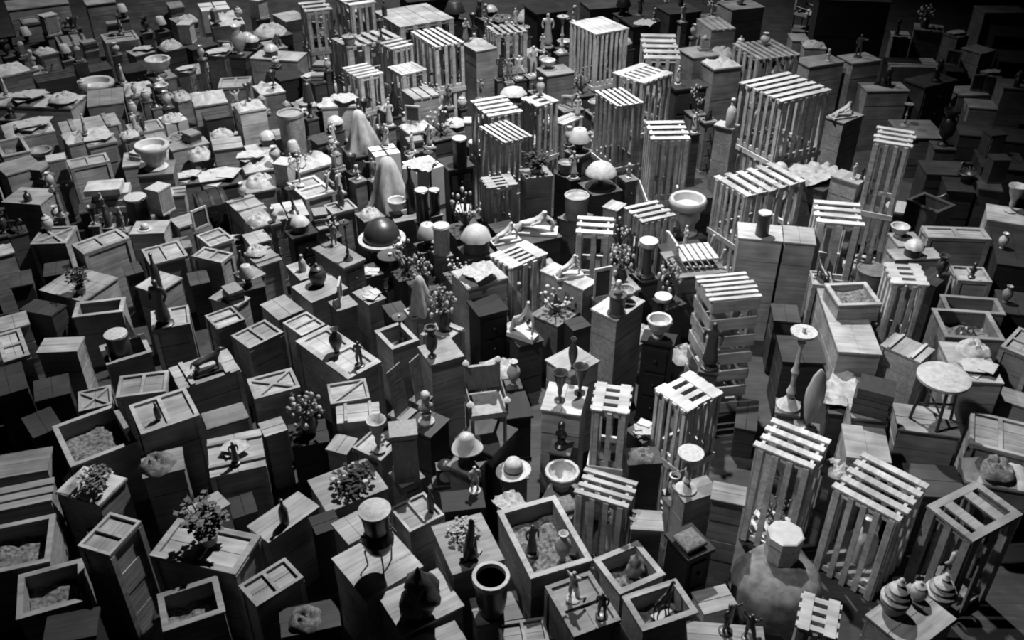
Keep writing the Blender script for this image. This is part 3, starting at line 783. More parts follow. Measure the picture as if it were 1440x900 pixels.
def K(kind):
    """parts of a kind: (name, mesh, tone or None for the item's own tone)"""
    P = []
    if kind == 'vase':
        P = [('body', L([(.2,0),(.22,.03),(.16,.08),(.36,.3),(.48,.5),(.44,.66),(.2,.82),(.17,.88)]), None), ('rim', L([(.17,.88),(.28,.97),(.3,1),(.24,1),(.15,.9)]), None)]
    elif kind == 'urn':
        P = [('foot', L([(.28,0),(.28,.04),(.12,.1),(.1,.16)]), None), ('body', L([(.1,.16),(.34,.32),(.4,.5),(.36,.66),(.22,.76),(.24,.84),(.34,.9)]), None), ('rim', L([(.34,.9),(.4,.95),(.4,1),(.3,1),(.22,.9)]), None)]
        for s in (-1, 1): P.append(('handle', tubes(([(s*.36,0,.5),(s*.5,0,.6),(s*.48,0,.76),(s*.26,0,.8)], .03)), None))
    elif kind == 'bottle':
        P = [('body', L([(.4,0),(.44,.05),(.44,.5),(.36,.62),(.16,.74),(.14,.9)]), None), ('stopper', L([(.16,.9),(.2,.93),(.18,.98),(.08,1)], 12), None)]
    elif kind == 'jar':
        P = [('body', L([(.26,0),(.3,.05),(.46,.3),(.48,.5),(.36,.68),(.26,.72)]), None), ('lid', L([(.32,.72),(.34,.76),(.22,.84),(.08,.88),(.06,.92),(.1,.96),(.05,1)]), None)]
    elif kind == 'goblet':
        P = [('foot', L([(.34,0),(.36,.03),(.14,.08),(.08,.14)]), None), ('stem', L([(.08,.14),(.16,.3),(.14,.42),(.24,.56)]), None), ('bowl', L([(.24,.56),(.34,.7),(.4,.86),(.5,.97),(.5,1),(.44,1),(.3,.84),(.15,.76)]), None)]
    elif kind == 'candlestick':
        P = [('base', L([(.5,0),(.5,.03),(.34,.06),(.2,.12)]), None), ('stem', L([(.12,.12),(.2,.2),(.1,.28),(.1,.4),(.18,.46),(.1,.52),(.08,.74),(.16,.82),(.1,.86)], 14), None), ('dish', L([(.1,.86),(.5,.92),(.52,.95),(.1,.94)]), None), ('candle', L([(.08,.94),(.08,1.0),(.02,1.0)], 10), 'w')]
    elif kind == 'pedestal':
        P = [('base', L([(.5,0),(.5,.06),(.4,.1)]), None), ('shaft', L([(.3,.1),(.26,.2),(.24,.7),(.32,.86)]), None), ('top', L([(.46,.86),(.5,.9),(.5,1)]), 'm')]
    elif kind == 'stand':
        P = [('base', L([(.42,0),(.42,.04),(.2,.1),(.1,.16)]), 'm'), ('stem', L([(.1,.16),(.18,.26),(.09,.34),(.14,.5),(.08,.6),(.12,.88)], 14), 'm'), ('top', L([(.12,.88),(.48,.93),(.5,.96),(.5,1)], 24), None)]
    elif kind == 'drum':
        P = [('body', L([(.44,0),(.46,.02),(.46,.9)], 24), None), ('hoop', L([(.47,.86),(.5,.88),(.5,.95),(.47,.96)], 24), None), ('top', L([(.47,.95),(.47,.99),(.4,1.0)], 24), 'm')]
    elif kind == 'barrel':
        P = [('body', L([(.44,0),(.46,.2),(.47,.5),(.48,.93)], 18, wob=lambda a, z: 1 + .02 * math.cos(a * 18 + 1)), None), ('rim', L([(.48,.92),(.51,.94),(.51,1),(.44,1),(.42,.96)], 24), None)]
    elif kind == 'pot':
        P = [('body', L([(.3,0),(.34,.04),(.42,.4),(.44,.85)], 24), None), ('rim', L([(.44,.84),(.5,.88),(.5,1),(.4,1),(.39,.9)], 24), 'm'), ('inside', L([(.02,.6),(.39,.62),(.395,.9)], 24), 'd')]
    elif kind == 'bowl':
        P = [('foot', L([(.22,0),(.24,.1),(.14,.22)]), None), ('basin', L([(.14,.22),(.3,.36),(.44,.6),(.48,.88),(.52,.96),(.5,1),(.42,.98),(.36,.7),(.1,.5)], 24, wob=lambda a, z: 1 + .015 * math.cos(a * 12)), None)]
    elif kind == 'fluted':
        P = [('foot', L([(.34,0),(.36,.06),(.24,.14)], 24), None), ('basin', L([(.24,.14),(.26,.3),(.36,.44),(.36,.66),(.4,.7)], 36, wob=lambda a, z: 1 + .05 * math.cos(a * 12)), None), ('rim', L([(.4,.7),(.5,.8),(.52,.94),(.48,1),(.4,.98),(.34,.8),(.1,.74)], 30), None)]
    elif kind == 'lamp':
        P = [('base', L([(.3,0),(.3,.04),(.14,.1),(.22,.28),(.1,.44),(.05,.5)]), 'd'), ('shade', L([(.5,.46),(.5,.48),(.3,.95),(.28,.96),(.02,.97)], 24), None), ('finial', L([(.03,.96),(.05,.98),(.02,1)], 8), 'd')]
    elif kind == 'dome':
        P = [('base', L([(.3,0),(.3,.04),(.08,.1),(.07,.5)]), 'd'), ('shade', L([(.5,.5),(.5,.54),(.44,.66),(.32,.84),(.14,.95),(.03,.99)], 24, wob=lambda a, z: 1 + .02 * math.cos(a * 10)), None)]
    elif kind == 'hat':
        P = [('brim', L([(.5,0),(.5,.04),(.28,.1)], 24, wob=lambda a, z: 1 + .08 * math.cos(2*a)), None), ('crown', L([(.28,.08),(.27,.6),(.2,.9),(.05,1)], 24), None), ('band', L([(.285,.1),(.29,.2),(.28,.26)], 24), 'd')]
    elif kind == 'hatstand':
        P = [('stand', L([(.3,0),(.3,.03),(.06,.08),(.05,.6)]), 'd'), ('shade', L([(.5,.5),(.52,.55),(.3,.7),(.26,.9),(.1,1)], 24, wob=lambda a, z: 1 + .06 * math.cos(3*a)), None)]
    elif kind == 'bust':
        P = [('socle', L([(.22,0),(.22,.06),(.12,.12),(.14,.28)], 12), None), ('head', bust(), None)]
    elif kind in ('robe', 'prayer', 'dance', 'reach', 'nude'):
        P = [('plinth', L([(.17,0),(.17,.03),(.15,.045)], 12), None), ('figure', figure(kind), None)]
    elif kind in ('horse', 'cat'):
        P = [('plinth', bx(-.42, .42, -.2, .2, 0, .04), None), ('figure', beast(kind), None)]
    elif kind == 'recline':
        vs = [(-.2, 0, .3, .16, .14)]; es = []
        chain(vs, es, [(0, 0, .42, .13), (.14, 0, .62, .15), (.18, 0, .78, .06), (.2, -.03, .9, .09)], 0)
        chain(vs, es, [(-.34, -.06, .4, .09), (-.42, -.1, .14, .07), (-.5, -.12, .1, .05)], 0); chain(vs, es, [(-.36, .08, .24, .09), (-.5, .06, .12, .06)], 0)
        chain(vs, es, [(.32, 0, .62, .06), (.4, -.02, .36, .05), (.36, -.04, .12, .05)], 2); chain(vs, es, [(.06, -.14, .5, .05), (-.12, -.16, .38, .04)], 2)
        b = skin(vs, es); b.sm = True; P = [('plinth', bx(-.56, .5, -.22, .22, 0, .1), None), ('figure', b, None)]
    elif kind == 'candelabra':
        P = [('base', L([(.2,0),(.2,.03),(.06,.08)]), None), ('stem', L([(.04,.08),(.06,.3),(.03,.4),(.05,.6),(.03,.86)], 10), None)]
        cd = []
        for i in range(5):
            a = i * 1.2566; x, y = .4*math.cos(a), .4*math.sin(a)
            P.append(('arm', tubes(([(0,0,.55),(x*.5,y*.5,.48),(x*.95,y*.95,.58),(x,y,.74)], .02)), None)); cd.append((x, y))
        for x, y in cd + [(0, 0)]:
            z = .74 if (x or y) else .86
            P.append(('candle', L([(.07,z),(.08,z+.03),(.035,z+.04),(.035,z+.13),(.01,z+.14)], 8, c=(x,y,0)), 'w'))
    elif kind == 'flowers':
        P = [('vase', L([(.14,0),(.16,.04),(.22,.2),(.12,.38),(.16,.42)], 14), 'd'), ('stems', sprays(16, .36, .92, .46, 3, .09), 'd')]
        for i in range(26): P.append(('flower', blobs(1, (.4*math.cos(i*2.4)*math.sqrt((i+1)/26), .4*math.sin(i*2.4)*math.sqrt((i+1)/26), .9 - .32*(i%7)/7 - .012*i), .0, .062, i), None))
    elif kind == 'lustre':
        P = [('frame', tubes(*[([(0,0,.05),(.2*math.cos(a),.2*math.sin(a),.3),(.42*math.cos(a),.42*math.sin(a),.5),(.44*math.cos(a),.44*math.sin(a),.62)], .018) for a in [i*.785 for i in range(8)]]), 'd'), ('stem', L([(.22,0),(.2,.05),(.05,.1),(.06,.5),(.03,.8)], 10), 'd'), ]
        for i in range(22): P.append(('drop', blobs(1, (.46*math.cos(i*2.4)*math.sqrt((i+1)/22), .46*math.sin(i*2.4)*math.sqrt((i+1)/22), .3 + .62*((i*7)%11)/11), .0, .06, i), None))
    elif kind == 'foliage':
        P = [('pot', L([(.16,0),(.2,.22),(.22,.24)], 14), 'g'), ('leaves', sprays(52, .2, 1, .5, 8, .13), None)]
    elif kind == 'vines':
        P = [('leaves', sprays(95, .0, .9, .5, 21, .09), None)]
        for i in range(14): P.append(('blossom', blobs(1, (.42*math.cos(i*2.4)*math.sqrt((i+1)/14), .42*math.sin(i*2.4)*math.sqrt((i+1)/14), .3 + .4*((i*5)%7)/7), .0, .055, i), 'm'))
    elif kind == 'heap':
        b = MB(); b.sm = True
        def fn(u, v):
            t = u * 6.2832; q0 = Vector((math.cos(t) * v, math.sin(t) * v, 0)) ; r = v * .5 * (1 + .22 * noise.noise(q0 * 1.7 + Vector((5, 1, 3))))
            x, y = r * math.cos(t), r * math.sin(t); q = Vector((x*3.6, y*3.6, 1.7))
            return (x, y, max(0, 1 - v ** 2.4) ** .55 * (.5 + abs(noise.noise(q)) * .8 + abs(noise.noise(q * 2.6)) * .4))
        b.grid(26, 9, fn); P = [('folds', b, None)]
    elif kind == 'drape':
        P = [('cloth', L([(.5,0),(.46,.12),(.38,.4),(.3,.62),(.24,.74),(.2,.86),(.12,.96),(.02,1)], 40, wob=lambda a, z: 1 + (.17 * math.sin(5*a + 2*z) + .08 * math.sin(11*a - 3*z)) * (1.1 - z) + .22 * math.cos(a) * (1 - z) * (z > .05)), None)]
    elif kind == 'rock':
        b = MB(); b.sm = True
        def fn(u, v):
            t = u * 6.2832; pr = math.sin(min(1, .12 + v) * 3.1) ** .5 * (.46 if v < .45 else .46 - .3 * (v - .45)); q = Vector((math.cos(t) * 1.3, math.sin(t) * 1.3, v * 3.2))
            r = pr * (1 + .42 * noise.noise(q) + .22 * noise.noise(q * 2.7)) if v < .99 else .01
            return (r * math.cos(t), r * math.sin(t), v)
        b.grid(24, 16, fn); P = [('block', b, None)]
    elif kind == 'pouffe':
        b = MB(); b.sm = True
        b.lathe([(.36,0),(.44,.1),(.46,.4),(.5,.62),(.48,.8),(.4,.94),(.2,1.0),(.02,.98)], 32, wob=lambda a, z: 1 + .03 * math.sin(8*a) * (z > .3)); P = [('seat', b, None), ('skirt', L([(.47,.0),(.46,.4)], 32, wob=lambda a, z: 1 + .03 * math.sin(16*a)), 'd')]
    elif kind == 'easel':
        b = MB(); b.hexa([(-.5,0,.0),(.5,0,.0),(.5,.06,.0),(-.5,.06,.0),(-.5,.3,1),(.5,.3,1),(.5,.36,1),(-.5,.36,1)]); P = [('panel', b, None), ('strut', tubes(([(0,.3,.85),(0,.6,0)], .025)), 'd')]
    elif kind == 'sheet':
        b = MB(); b.sm = True
        def fn(u, v):
            x, y = u - .5, v - .5; q = Vector((x*3, y*3, 4.1)); return (x + .05*noise.noise(q*2), y + .05*noise.noise(q*2.3), .1 + .9*abs(noise.noise(q)) + .4*abs(noise.noise(q*3)))
        b.grid(14, 14, fn); n0 = len(b.f); P = [('folds', b, None)]
    elif kind == 'basket':
        P = [('body', L([(.34,0),(.4,.3),(.46,.7)], 24, wob=lambda a, z: 1 + .02*math.cos(a*20)), None), ('rim', L([(.46,.68),(.5,.7),(.5,.78),(.42,.78),(.3,.5)], 24), None), ('handle', tubes(([(.46*math.cos(t), 0, .74 + .26*math.sin(t)) for t in [i*math.pi/8 for i in range(9)]], .025)), None)]
    elif kind == 'wheel':
        P = [('rim', tubes(([(.46*math.cos(t), .46*math.sin(t), .5) for t in [i*math.pi/12 for i in range(25)]], .04)), None), ('hub', L([(.1,.2),(.1,.8)], 12), None)]
        for i in range(4): t = i*math.pi/4; P.append(('spoke', tubes(([(-.45*math.cos(t),-.45*math.sin(t),.5),(.45*math.cos(t),.45*math.sin(t),.5)], .022)), None))
    elif kind == 'globe':
        P = [('ring', L([(.4,.5),(.5,.5),(.5,.56),(.4,.56),(.4,.5)], 32), 'm'), ('sphere', L([(.02,.2)] + [(.385*math.sin(t), .6 - .4*math.cos(t)) for t in [i*math.pi/14 for i in range(1, 14)]] + [(.02,1)], 28), None), ('foot', L([(.2,0),(.2,.04),(.06,.08),(.05,.22)], 14), 'd')]
        for i in range(4): a = i*1.5708 + .6; P.append(('leg', tubes(([(.45*math.cos(a),.45*math.sin(a),.52),(.36*math.cos(a),.36*math.sin(a),.2),(.42*math.cos(a),.42*math.sin(a),0)], .025)), 'd'))
    elif kind == 'stool':
        P = [('seat', L([(.46,.93),(.5,.94),(.5,.99),(.47,1)], 32), None), ('apron', L([(.36,.84),(.36,.93)], 24), 'd')]
        for i in range(4): a = i*1.5708 + .5; P.append(('leg', tubes(([(.32*math.cos(a),.32*math.sin(a),.86),(.4*math.cos(a),.4*math.sin(a),0)], .032)), 'd'))
        b = MB()
        for i in range(2): a = i*1.5708 + .5; b.tube([(.36*math.cos(a),.36*math.sin(a),.35),(-.36*math.cos(a),-.36*math.sin(a),.35)], .022, 6)
        P.append(('stretcher', b, 'd'))
    elif kind == 'stove':
        P = [('bowl', L([(.12,.26),(.36,.32),(.48,.42),(.5,.5),(.42,.6),(.3,.66)], 24), 'k'), ('drum', L([(.3,.62),(.38,.66),(.46,.96)], 24), 'k'), ('top', L([(.45,.94),(.5,.95),(.5,.985),(.4,.99),(.36,1)], 28), 'm')]
        for i in range(3): a = i*2.094 + .5; P.append(('leg', tubes(([(.3*math.cos(a),.3*math.sin(a),.36),(.5*math.cos(a),.5*math.sin(a),.22),(.44*math.cos(a),.44*math.sin(a),0)], .028)), 'k'))
        for s in (-1, 1): P.append(('handle', tubes(([(s*.46,0,.46),(s*.58,0,.54),(s*.5,0,.6),(s*.42,0,.58)], .025)), 'm'))
    elif kind == 'pagoda':
        P = [('body', L([(.26,0),(.3,.04),(.44,.2),(.48,.34),(.4,.42)]), None), ('tier', L([(.5,.42),(.5,.45),(.3,.54)]), 'm'), ('tier', L([(.42,.54),(.42,.57),(.24,.66)]), None), ('tier', L([(.32,.66),(.32,.69),(.16,.78)]), 'm'), ('finial', L([(.1,.78),(.16,.86),(.05,.93),(.08,.96),(.02,1)], 12), 'm')]
    elif kind == 'octagon':
        P = [('box', L([(.48,0),(.48,.7)], 8), 'm'), ('lid', L([(.51,.7),(.51,.97),(.47,1.0)], 8), None)]
    elif kind == 'helmet':
        P = [('brim', L([(.5,.1),(.5,.15),(.32,.3)], 24), None), ('crown', L([(.33,.28),(.33,.5),(.26,.78),(.1,.95),(.03,1)], 24), None), ('strap', tubes(([(.34,0,.3),(.42,-.2,.02),(.2,-.4,.02)], .02)), 'd')]
    elif kind == 'books':
        random.seed(4); z = 0
        for i in range(5):
            t = .2; b = MB(); x = random.uniform(-.04, .04); y = random.uniform(-.04, .04); b.box(-.45+x, .45+x, -.36+y, .36+y, z + .004, z + t); P.append(('volume', b, 'd' if i % 2 else None)); z += t
    elif kind == 'papers':
        random.seed(9)
        for i in range(7):
            b = MB(); a = random.uniform(0, 3); c, s = math.cos(a), math.sin(a); ox, oy = random.uniform(-.25, .25), random.uniform(-.25, .25)
            z = i * .12; b.hexa([(ox + c*x - s*y, oy + s*x + c*y, zz) for zz in (z + .005, z + .11) for x, y in ((-.28,-.2),(.28,-.2),(.28,.2),(-.28,.2))]); P.append(('sheet', b, 'm' if i % 3 == 1 else None))
    elif kind == 'chair':
        P = [('seat', bx(-.4, .4, -.4, .4, .44, .52), None), ('backrest', bx(-.4, .4, .34, .42, .6, .96), None)]
        for sx in (-1, 1):
            P += [('leg', tubes(([(sx*.36,-.36,0),(sx*.36,-.36,.44)], .04)), 'd'), ('leg', tubes(([(sx*.36,.38,0),(sx*.36,.38,1)], .04)), 'd'), ('finial', L([(.05,.97),(.08,1.01),(.03,1.06)], 10, c=(sx*.36,.38,0)), 'w'), ('armrest', tubes(([(sx*.4,-.34,.46),(sx*.4,-.36,.66),(sx*.4,.36,.7)], .04)), 'd'), ('knob', L([(.03,.64),(.09,.69),(.03,.74)], 10, c=(sx*.4,-.37,0)), 'w')]
    elif kind == 'cabinet':
        P = [('body', bx(-.46, .46, -.4, .4, .06, .94), None), ('top', bx(-.5, .5, -.44, .44, .94, 1), None), ('base', bx(-.48, .48, -.42, .42, 0, .06), None), ('door', bx(-.4, .4, -.42, -.401, .12, .88), 'g')]
    elif kind == 'clock':
        P = [('base', bx(-.5, .5, -.3, .3, 0, .14), None), ('case', bx(-.34, .34, -.22, .22, .14, .8), None), ('pediment', L([(.3,.8),(.24,.9),(.05,1)], 12), None), ('dial', L([(.24, 0), (.24, .02)], 20), 'w')]
        P[-1][1].v = [(x, -.222 - z, .5 + y) for x, y, z in P[-1][1].v]
    elif kind == 'frame':
        b = MB()
        b.box(-.5,.5,-.05,.05,0,.1); b.box(-.5,.5,-.05,.05,.9,1); b.box(-.5,-.4,-.05,.05,.1,.9); b.box(.4,.5,-.05,.05,.1,.9)
        P = [('moulding', b, None), ('backing', bx(-.4,.4,-.01,.02,.1,.9), 'd'), ('strut', tubes(([(0,.05,.7),(0,.45,0)], .02)), 'd')]
    elif kind == 'board':
        P = [('panel', bx(-.5,.5,-.5,.5,0,.7), None), ('batten', bx(-.5,-.38,-.5,.5,.7,1), None), ('batten', bx(.38,.5,-.5,.5,.7,1), None)]
    elif kind == 'plume':
        P = [('base', L([(.4,0),(.4,.03),(.1,.06),(.08,.12)]), 'd'), ('body', L([(.1,.1),(.32,.25),(.48,.5),(.46,.7),(.3,.9),(.08,1)], 20, sy=.5, wob=lambda a, z: 1 + .06*math.sin(9*a + 20*z)), None)]
    elif kind == 'sleigh':
        for s in (-1, 1): P.append(('runner', tubes(([(-.5,s*.3,.9),(-.46,s*.3,.5),(-.3,s*.3,.12),(.3,s*.3,.06),(.46,s*.3,.3),(.5,s*.3,.62)], .03)), None))
        b = MB()
        for i in range(6): b.box(-.36 + i*.13, -.26 + i*.13, -.32, .32, .3, .36)
        P += [('seat', b, None), ('backrest', bx(-.5, -.46, -.3, .3, .5, .9), None)]
    elif kind == 'cushion':
        b = MB(); b.sm = True
        b.lathe([(.2,0),(.5,.2),(.56,.5),(.5,.8),(.2,1)], 4, wob=None); b.v = [(x*.9*math.cos(.785) - y*.9*math.sin(.785), x*.9*math.sin(.785) + y*.9*math.cos(.785), z) for x, y, z in b.v]
        P = [('pad', b, None)]
    elif kind == 'herm':
        h = bust(); h.v = [(x * 1.0, y * 1.0, .5 + .5 * (z - .25) / .7) for x, y, z in h.v]; P = [('post', L([(.42,0),(.42,.04),(.34,.06),(.34,.5),(.4,.52),(.4,.56)], 16), 'd'), ('head', h, None)]
    elif kind == 'cloche':
        P = [('stand', L([(.46,0),(.46,.5),(.5,.52)], 24), 'd'), ('cover', L([(.54,.5),(.5,.62),(.4,.8),(.2,.95),(.04,1)], 24, wob=lambda a, z: 1 + .06*math.sin(7*a)), None)]
    elif kind == 'vanity':   # white arch figure
        vs = [(0, 0, .1, .2, .16)]; es = []
        chain(vs, es, [(-.1, 0, .3, .15), (-.16, 0, .52, .1), (-.1, 0, .72, .08), (.02, 0, .82, .1)], 0); chain(vs, es, [(.24, 0, .16, .16), (.36, 0, .34, .12), (.34, 0, .56, .1), (.24, 0, .78, .09)], 0)
        b = skin(vs, es); P = [('plinth', L([(.5,0),(.5,.05),(.4,.07)], 20), None), ('figure', b, None)]
    return P
NAMES = dict(vase=('vase','vase'), urn=('two_handled_urn','urn'), bottle=('bottle','bottle'), jar=('lidded_jar','jar'), goblet=('goblet','goblet'), candlestick=('candlestick','candlestick'), pedestal=('pedestal','pedestal'), stand=('round_stand','stand'),
    drum=('drum','drum'), barrel=('barrel','barrel'), pot=('round_pot','pot'), bowl=('footed_bowl','bowl'), fluted=('fluted_basin','basin'), lamp=('table_lamp','lamp'), dome=('dome_lamp','lamp'), hat=('hat','hat'), hatstand=('hat_on_stand','hat'),
    bust=('bust','bust'), robe=('robed_statue','statue'), prayer=('praying_statue','statue'), dance=('dancer_statue','statue'), reach=('standing_statue','statue'), nude=('standing_statue','statue'), horse=('horse_sculpture','sculpture'), cat=('cat_sculpture','sculpture'),
    recline=('reclining_statue','statue'), candelabra=('candelabra','candelabra'), flowers=('flower_vase','flowers'), lustre=('lustre_chandelier','chandelier'), foliage=('potted_plant','plant'), vines=('vine_bundle','vines'), heap=('cloth_heap','cloth'), sheet=('rumpled_sheet','cloth'),
    basket=('basket','basket'), wheel=('wheel','wheel'), globe=('globe_stand','globe'), stool=('round_stool','stool'), stove=('kettle_stove','stove'), pagoda=('pagoda_jar','jar'), octagon=('octagonal_box','box'), helmet=('helmet','helmet'), books=('book_stack','books'),
    papers=('paper_stack','papers'), chair=('armchair','chair'), cabinet=('small_cabinet','cabinet'), clock=('mantel_clock','clock'), frame=('picture_frame','frame'), board=('battened_board','board'), plume=('oval_figure','statue'), sleigh=('sleigh_bench','bench'),
    cushion=('cushion','cushion'), cloche=('covered_stand','stand'), vanity=('arched_figure','statue'), herm=('bust_on_post','bust'), drape=('draped_sculpture','sculpture'), rock=('rough_stone_bust','bust'), pouffe=('round_ottoman','ottoman'), easel=('leaning_board','board'))
DEFLOOK = dict(w='white', m='pale', g='grey', d='dark', k='black')
PROTO = {}
STAND = dict(robe=1.0, prayer=1.0, dance=1.05, reach=1.0, nude=1.05, bust=.85, herm=.55)
def item_obj(kind, tone, loc, w, h, rz, look=None, lm=None, dep=None):
    nm, cat = NAMES[kind]
    key = (kind, tone)
    if key not in PROTO:
        if kind not in PROTO: PROTO[kind] = K(kind)
        PROTO[key] = []
        for pn, mb, pt in PROTO[kind]:
            mat = TONE[pt or tone]
            if kind in ('heap', 'sheet', 'cushion', 'pouffe', 'drape') and pt is None: mat = {'w': CLOTHM, 'm': CLOTHM, 'g': CLOTHG}.get(tone, mat)
            if kind in ('barrel', 'board', 'basket', 'easel'): mat = wood({'w': .6, 'm': .45, 'g': .25}.get(pt or tone, .1))
            if kind in ('vines', 'foliage') and pt is None and pn == 'leaves': mat = plain('leaf_' + tone, {'m': .4, 'g': .16, 'd': .05}.get(tone, .3), .8, .2)
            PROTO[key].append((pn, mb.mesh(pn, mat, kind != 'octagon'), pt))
    r = root(nm, loc, rz, cat, look or (DEFLOOK[tone] + ' ' + nm.replace('_', ' ')), h, lm=lm)
    if kind in STAND: w = h * STAND[kind]
    if w > 0: r.scale = (w, dep or w, h)
    for pn, me, pt in PROTO[key]: link(pn, me, r)
    return r
def inside(b, p, m=0.0):
    q = Vector((p.x, p.y)) - b.c
    return abs(q.dot(b.ax)) <= b.w/2 - m and abs(q.dot(b.ay)) <= b.d/2 - m
def clear(p, r, z, skip=()):
    """least distance between a footprint of radius r and the crates standing higher than z"""
    best = 9
    for b in BOXES:
        if b in skip: continue
        q = Vector((p.x, p.y)) - b.c
        if q.length > 3.5: continue
        dx, dy = abs(q.dot(b.ax)) - b.w/2, abs(q.dot(b.ay)) - b.d/2
        g = max(dx, dy) if max(dx, dy) < 0 else math.hypot(max(dx, 0), max(dy, 0))
        best = min(best, g - r)
    return best
PLACED = []       # (x, y, radius, z base, z top)
NCASE = 0
FLAT = ('heap', 'sheet', 'papers', 'vines', 'cushion', 'board', 'wheel')
def solve_h(p, z, hp):
    sy = pix((p.x, p.y, z))[1]; lo, hi = .01, 6.0
    for _ in range(26):
        md = (lo + hi) / 2
        if sy - pix((p.x, p.y, z + md))[1] < hp: lo = md
        else: hi = md
    return lo
def crowd(p, r, z, h):
    g = .0
    for (qx, qy, qr, z0, z1) in PLACED:
        if z0 < z + h and z < z1 - .005:
            g = min(g, math.hypot(p.x - qx, p.y - qy) - r - qr)
    return g
OFFS = sorted([(dx, dy) for dx in range(-20, 21, 4) for dy in range(-16, 17, 4)], key=lambda q: math.hypot(*q))
def items(text):
    global NCASE
    for n, ln in enumerate(text.strip().split('\n')):
        ln = ln.strip()
        if not ln or ln[0] == '#': continue
        data, _, look = ln.partition('|'); t = data.split(); look, _, lm = look.partition('~')
        kind = t[0]; x, y, wp, hp = (float(v) for v in t[1:5]); tone = t[5]; rz = math.radians(float(t[6])) if len(t) > 6 else ((n * 67 + int(x)) % 90 - 45) * .0174
        best = None; sol = None; ex = t[7] if len(t) > 7 else ''
        if ex:
            z = float(ex[1:])
            if ex[0] == 't':     # stands on the floor, its top in view at (x, y)
                p = at(x, y, z); w = wp * pix(p)[2] / F; item_obj(kind, tone, Vector((p.x, p.y, 0)), w, z, rz, look.strip() or None, lm.strip() or None); PLACED.append((p.x, p.y, w * .5, 0, z))
                bb = Box(); bb.style = 'I'; bb.z = 0; bb.c = Vector((p.x, p.y)); bb.w = bb.d = w * .9; bb.th = 0; bb.ax = Vector((1, 0)); bb.ay = Vector((0, 1)); bb.top = -1; bb.thing = THINGS[-1]; BOXES.append(bb)
            else:
                p = at(x, y, z); w = wp * pix(p)[2] / F; item_obj(kind, tone, p, w, solve_h(p, z, hp), rz, look.strip() or None, lm.strip() or None)
            continue
        fz = None
        for (dx, dy) in OFFS:
            X, Y = x + dx, y + dy; pen_ = math.hypot(dx, dy) * .012
            hit = None
            for b in BOXES:
                if abs(b.c.x - at(X, Y, b.top).x) < 2.5 and inside(b, at(X, Y, b.top), .01) and (hit is None or b.top > hit.top): hit = b
            if fz is not None: hit = None
            if hit:
                z = hit.top; p = at(X, Y, z); w = wp * pix(p)[2] / F; r = w / 2
                w0 = w
                lim = (.66 if hit.style == 'O' else 1.05 if kind in FLAT else 1.3) * min(hit.w, hit.d)
                if w > lim and kind != 'stool': w0 = lim
                h = solve_h(p, z, hp)
                q = Vector((p.x, p.y)) - hit.c; rr = w0 * (.66 if hit.style == 'O' else .4 if kind in FLAT else .36)
                a, c = q.dot(hit.ax), q.dot(hit.ay); la, lc = max(0, hit.w/2 - rr), max(0, hit.d/2 - rr)
                a = max(-la, min(la, a)); c = max(-lc, min(lc, c)); g = hit.c + hit.ax * a + hit.ay * c; p2 = Vector((g.x, g.y, z))
                over = min(0, clear(p2, w0 * .45, z + .02, (hit,)) ) + crowd(p2, w0 * .42, z, h)
                sc = over * 3 - pen_ - (p2 - p).length * .25
                cand = (sc, p2, w0, h, hit, None)
            else:
                cand = None
                for z in ((.9, .75, .6, .45, .3, 0) if fz is None else (fz,)):
                    p = at(X, Y, z); w = wp * pix(p)[2] / F; r = w / 2; h = solve_h(p, z, hp)
                    over = min(0, clear(p, r * 1.02 + .02, 0.0)) + crowd(p, r * 1.1, 0, z + h)
                    c2 = (over * 3 - pen_ - (.03 if z == 0 else 0) - (.9 - z) * .02, p, w, h, None, z)
                    if cand is None or c2[0] > cand[0]: cand = c2
            if sol is None or cand[0] > sol[0]: sol = cand
            if sol[0] > -pen_ - .012: break
        sc, p, w, h, best, z = sol
        if best is None:
            r = w / 2; g = clear(p, r, 0.0)
            if g < 0: w *= max(.55, (r + g) / r); r = w / 2
            if z and z > 0:
                b = Box(); n = NCASE; b.style = 'P' if n % 3 else 'D'; b.h = b.h0 = z; b.z = 0; b.tone = (.3, .22, .1)[n % 3]; b.look = ''; b.lm = None; b.c = Vector((p.x, p.y)); b.th = rz
                near = min((q for q in BOXES if q.z == 0), key=lambda q: (q.c - b.c).length); crz = near.th; b.th = crz; b.ax = Vector((math.cos(crz), math.sin(crz))); b.ay = Vector((-b.ax.y, b.ax.x))
                sd = max(.14, min(2 * r, 1.7 * (r + clear(p, r, 0.0)))); b.w = b.d = sd
                while sd > .12 and any(pen(b, q, .05 if q.style == 'L' else .025)[0] > 0 for q in BOXES if q.z == 0): sd *= .93; b.w = b.d = sd
                NCASE += 1; random.seed(NCASE); b.root = root('packing_case', (p.x, p.y, 0), crz, 'case', 'dark drawer-fronted case' if b.style == 'D' else 'small wooden packing case', z); b.thing = THINGS[-1]
                b.top = crate(b.style, b.w, b.d, z, b.tone, b.root, NCASE); BOXES.append(b); best = b
                p = Vector((p.x, p.y, b.top))
        if kind in FLAT: h = min(h * .6, w * .32)
        if kind in STAND and best is not None: h = min(h, 1.6 * min(best.w, best.d) / STAND[kind] / .3)
        item_obj(kind, tone, p, w, h, rz, look.strip() or None, lm.strip() or None); T = THINGS[-1]
        PLACED.append((p.x, p.y, (h * STAND[kind] * .2 if kind in STAND else w * .48), p.z, p.z + h))
        T['on'] = best.thing if best else None; T['foot'] = w
settle()
SEEDN = 0
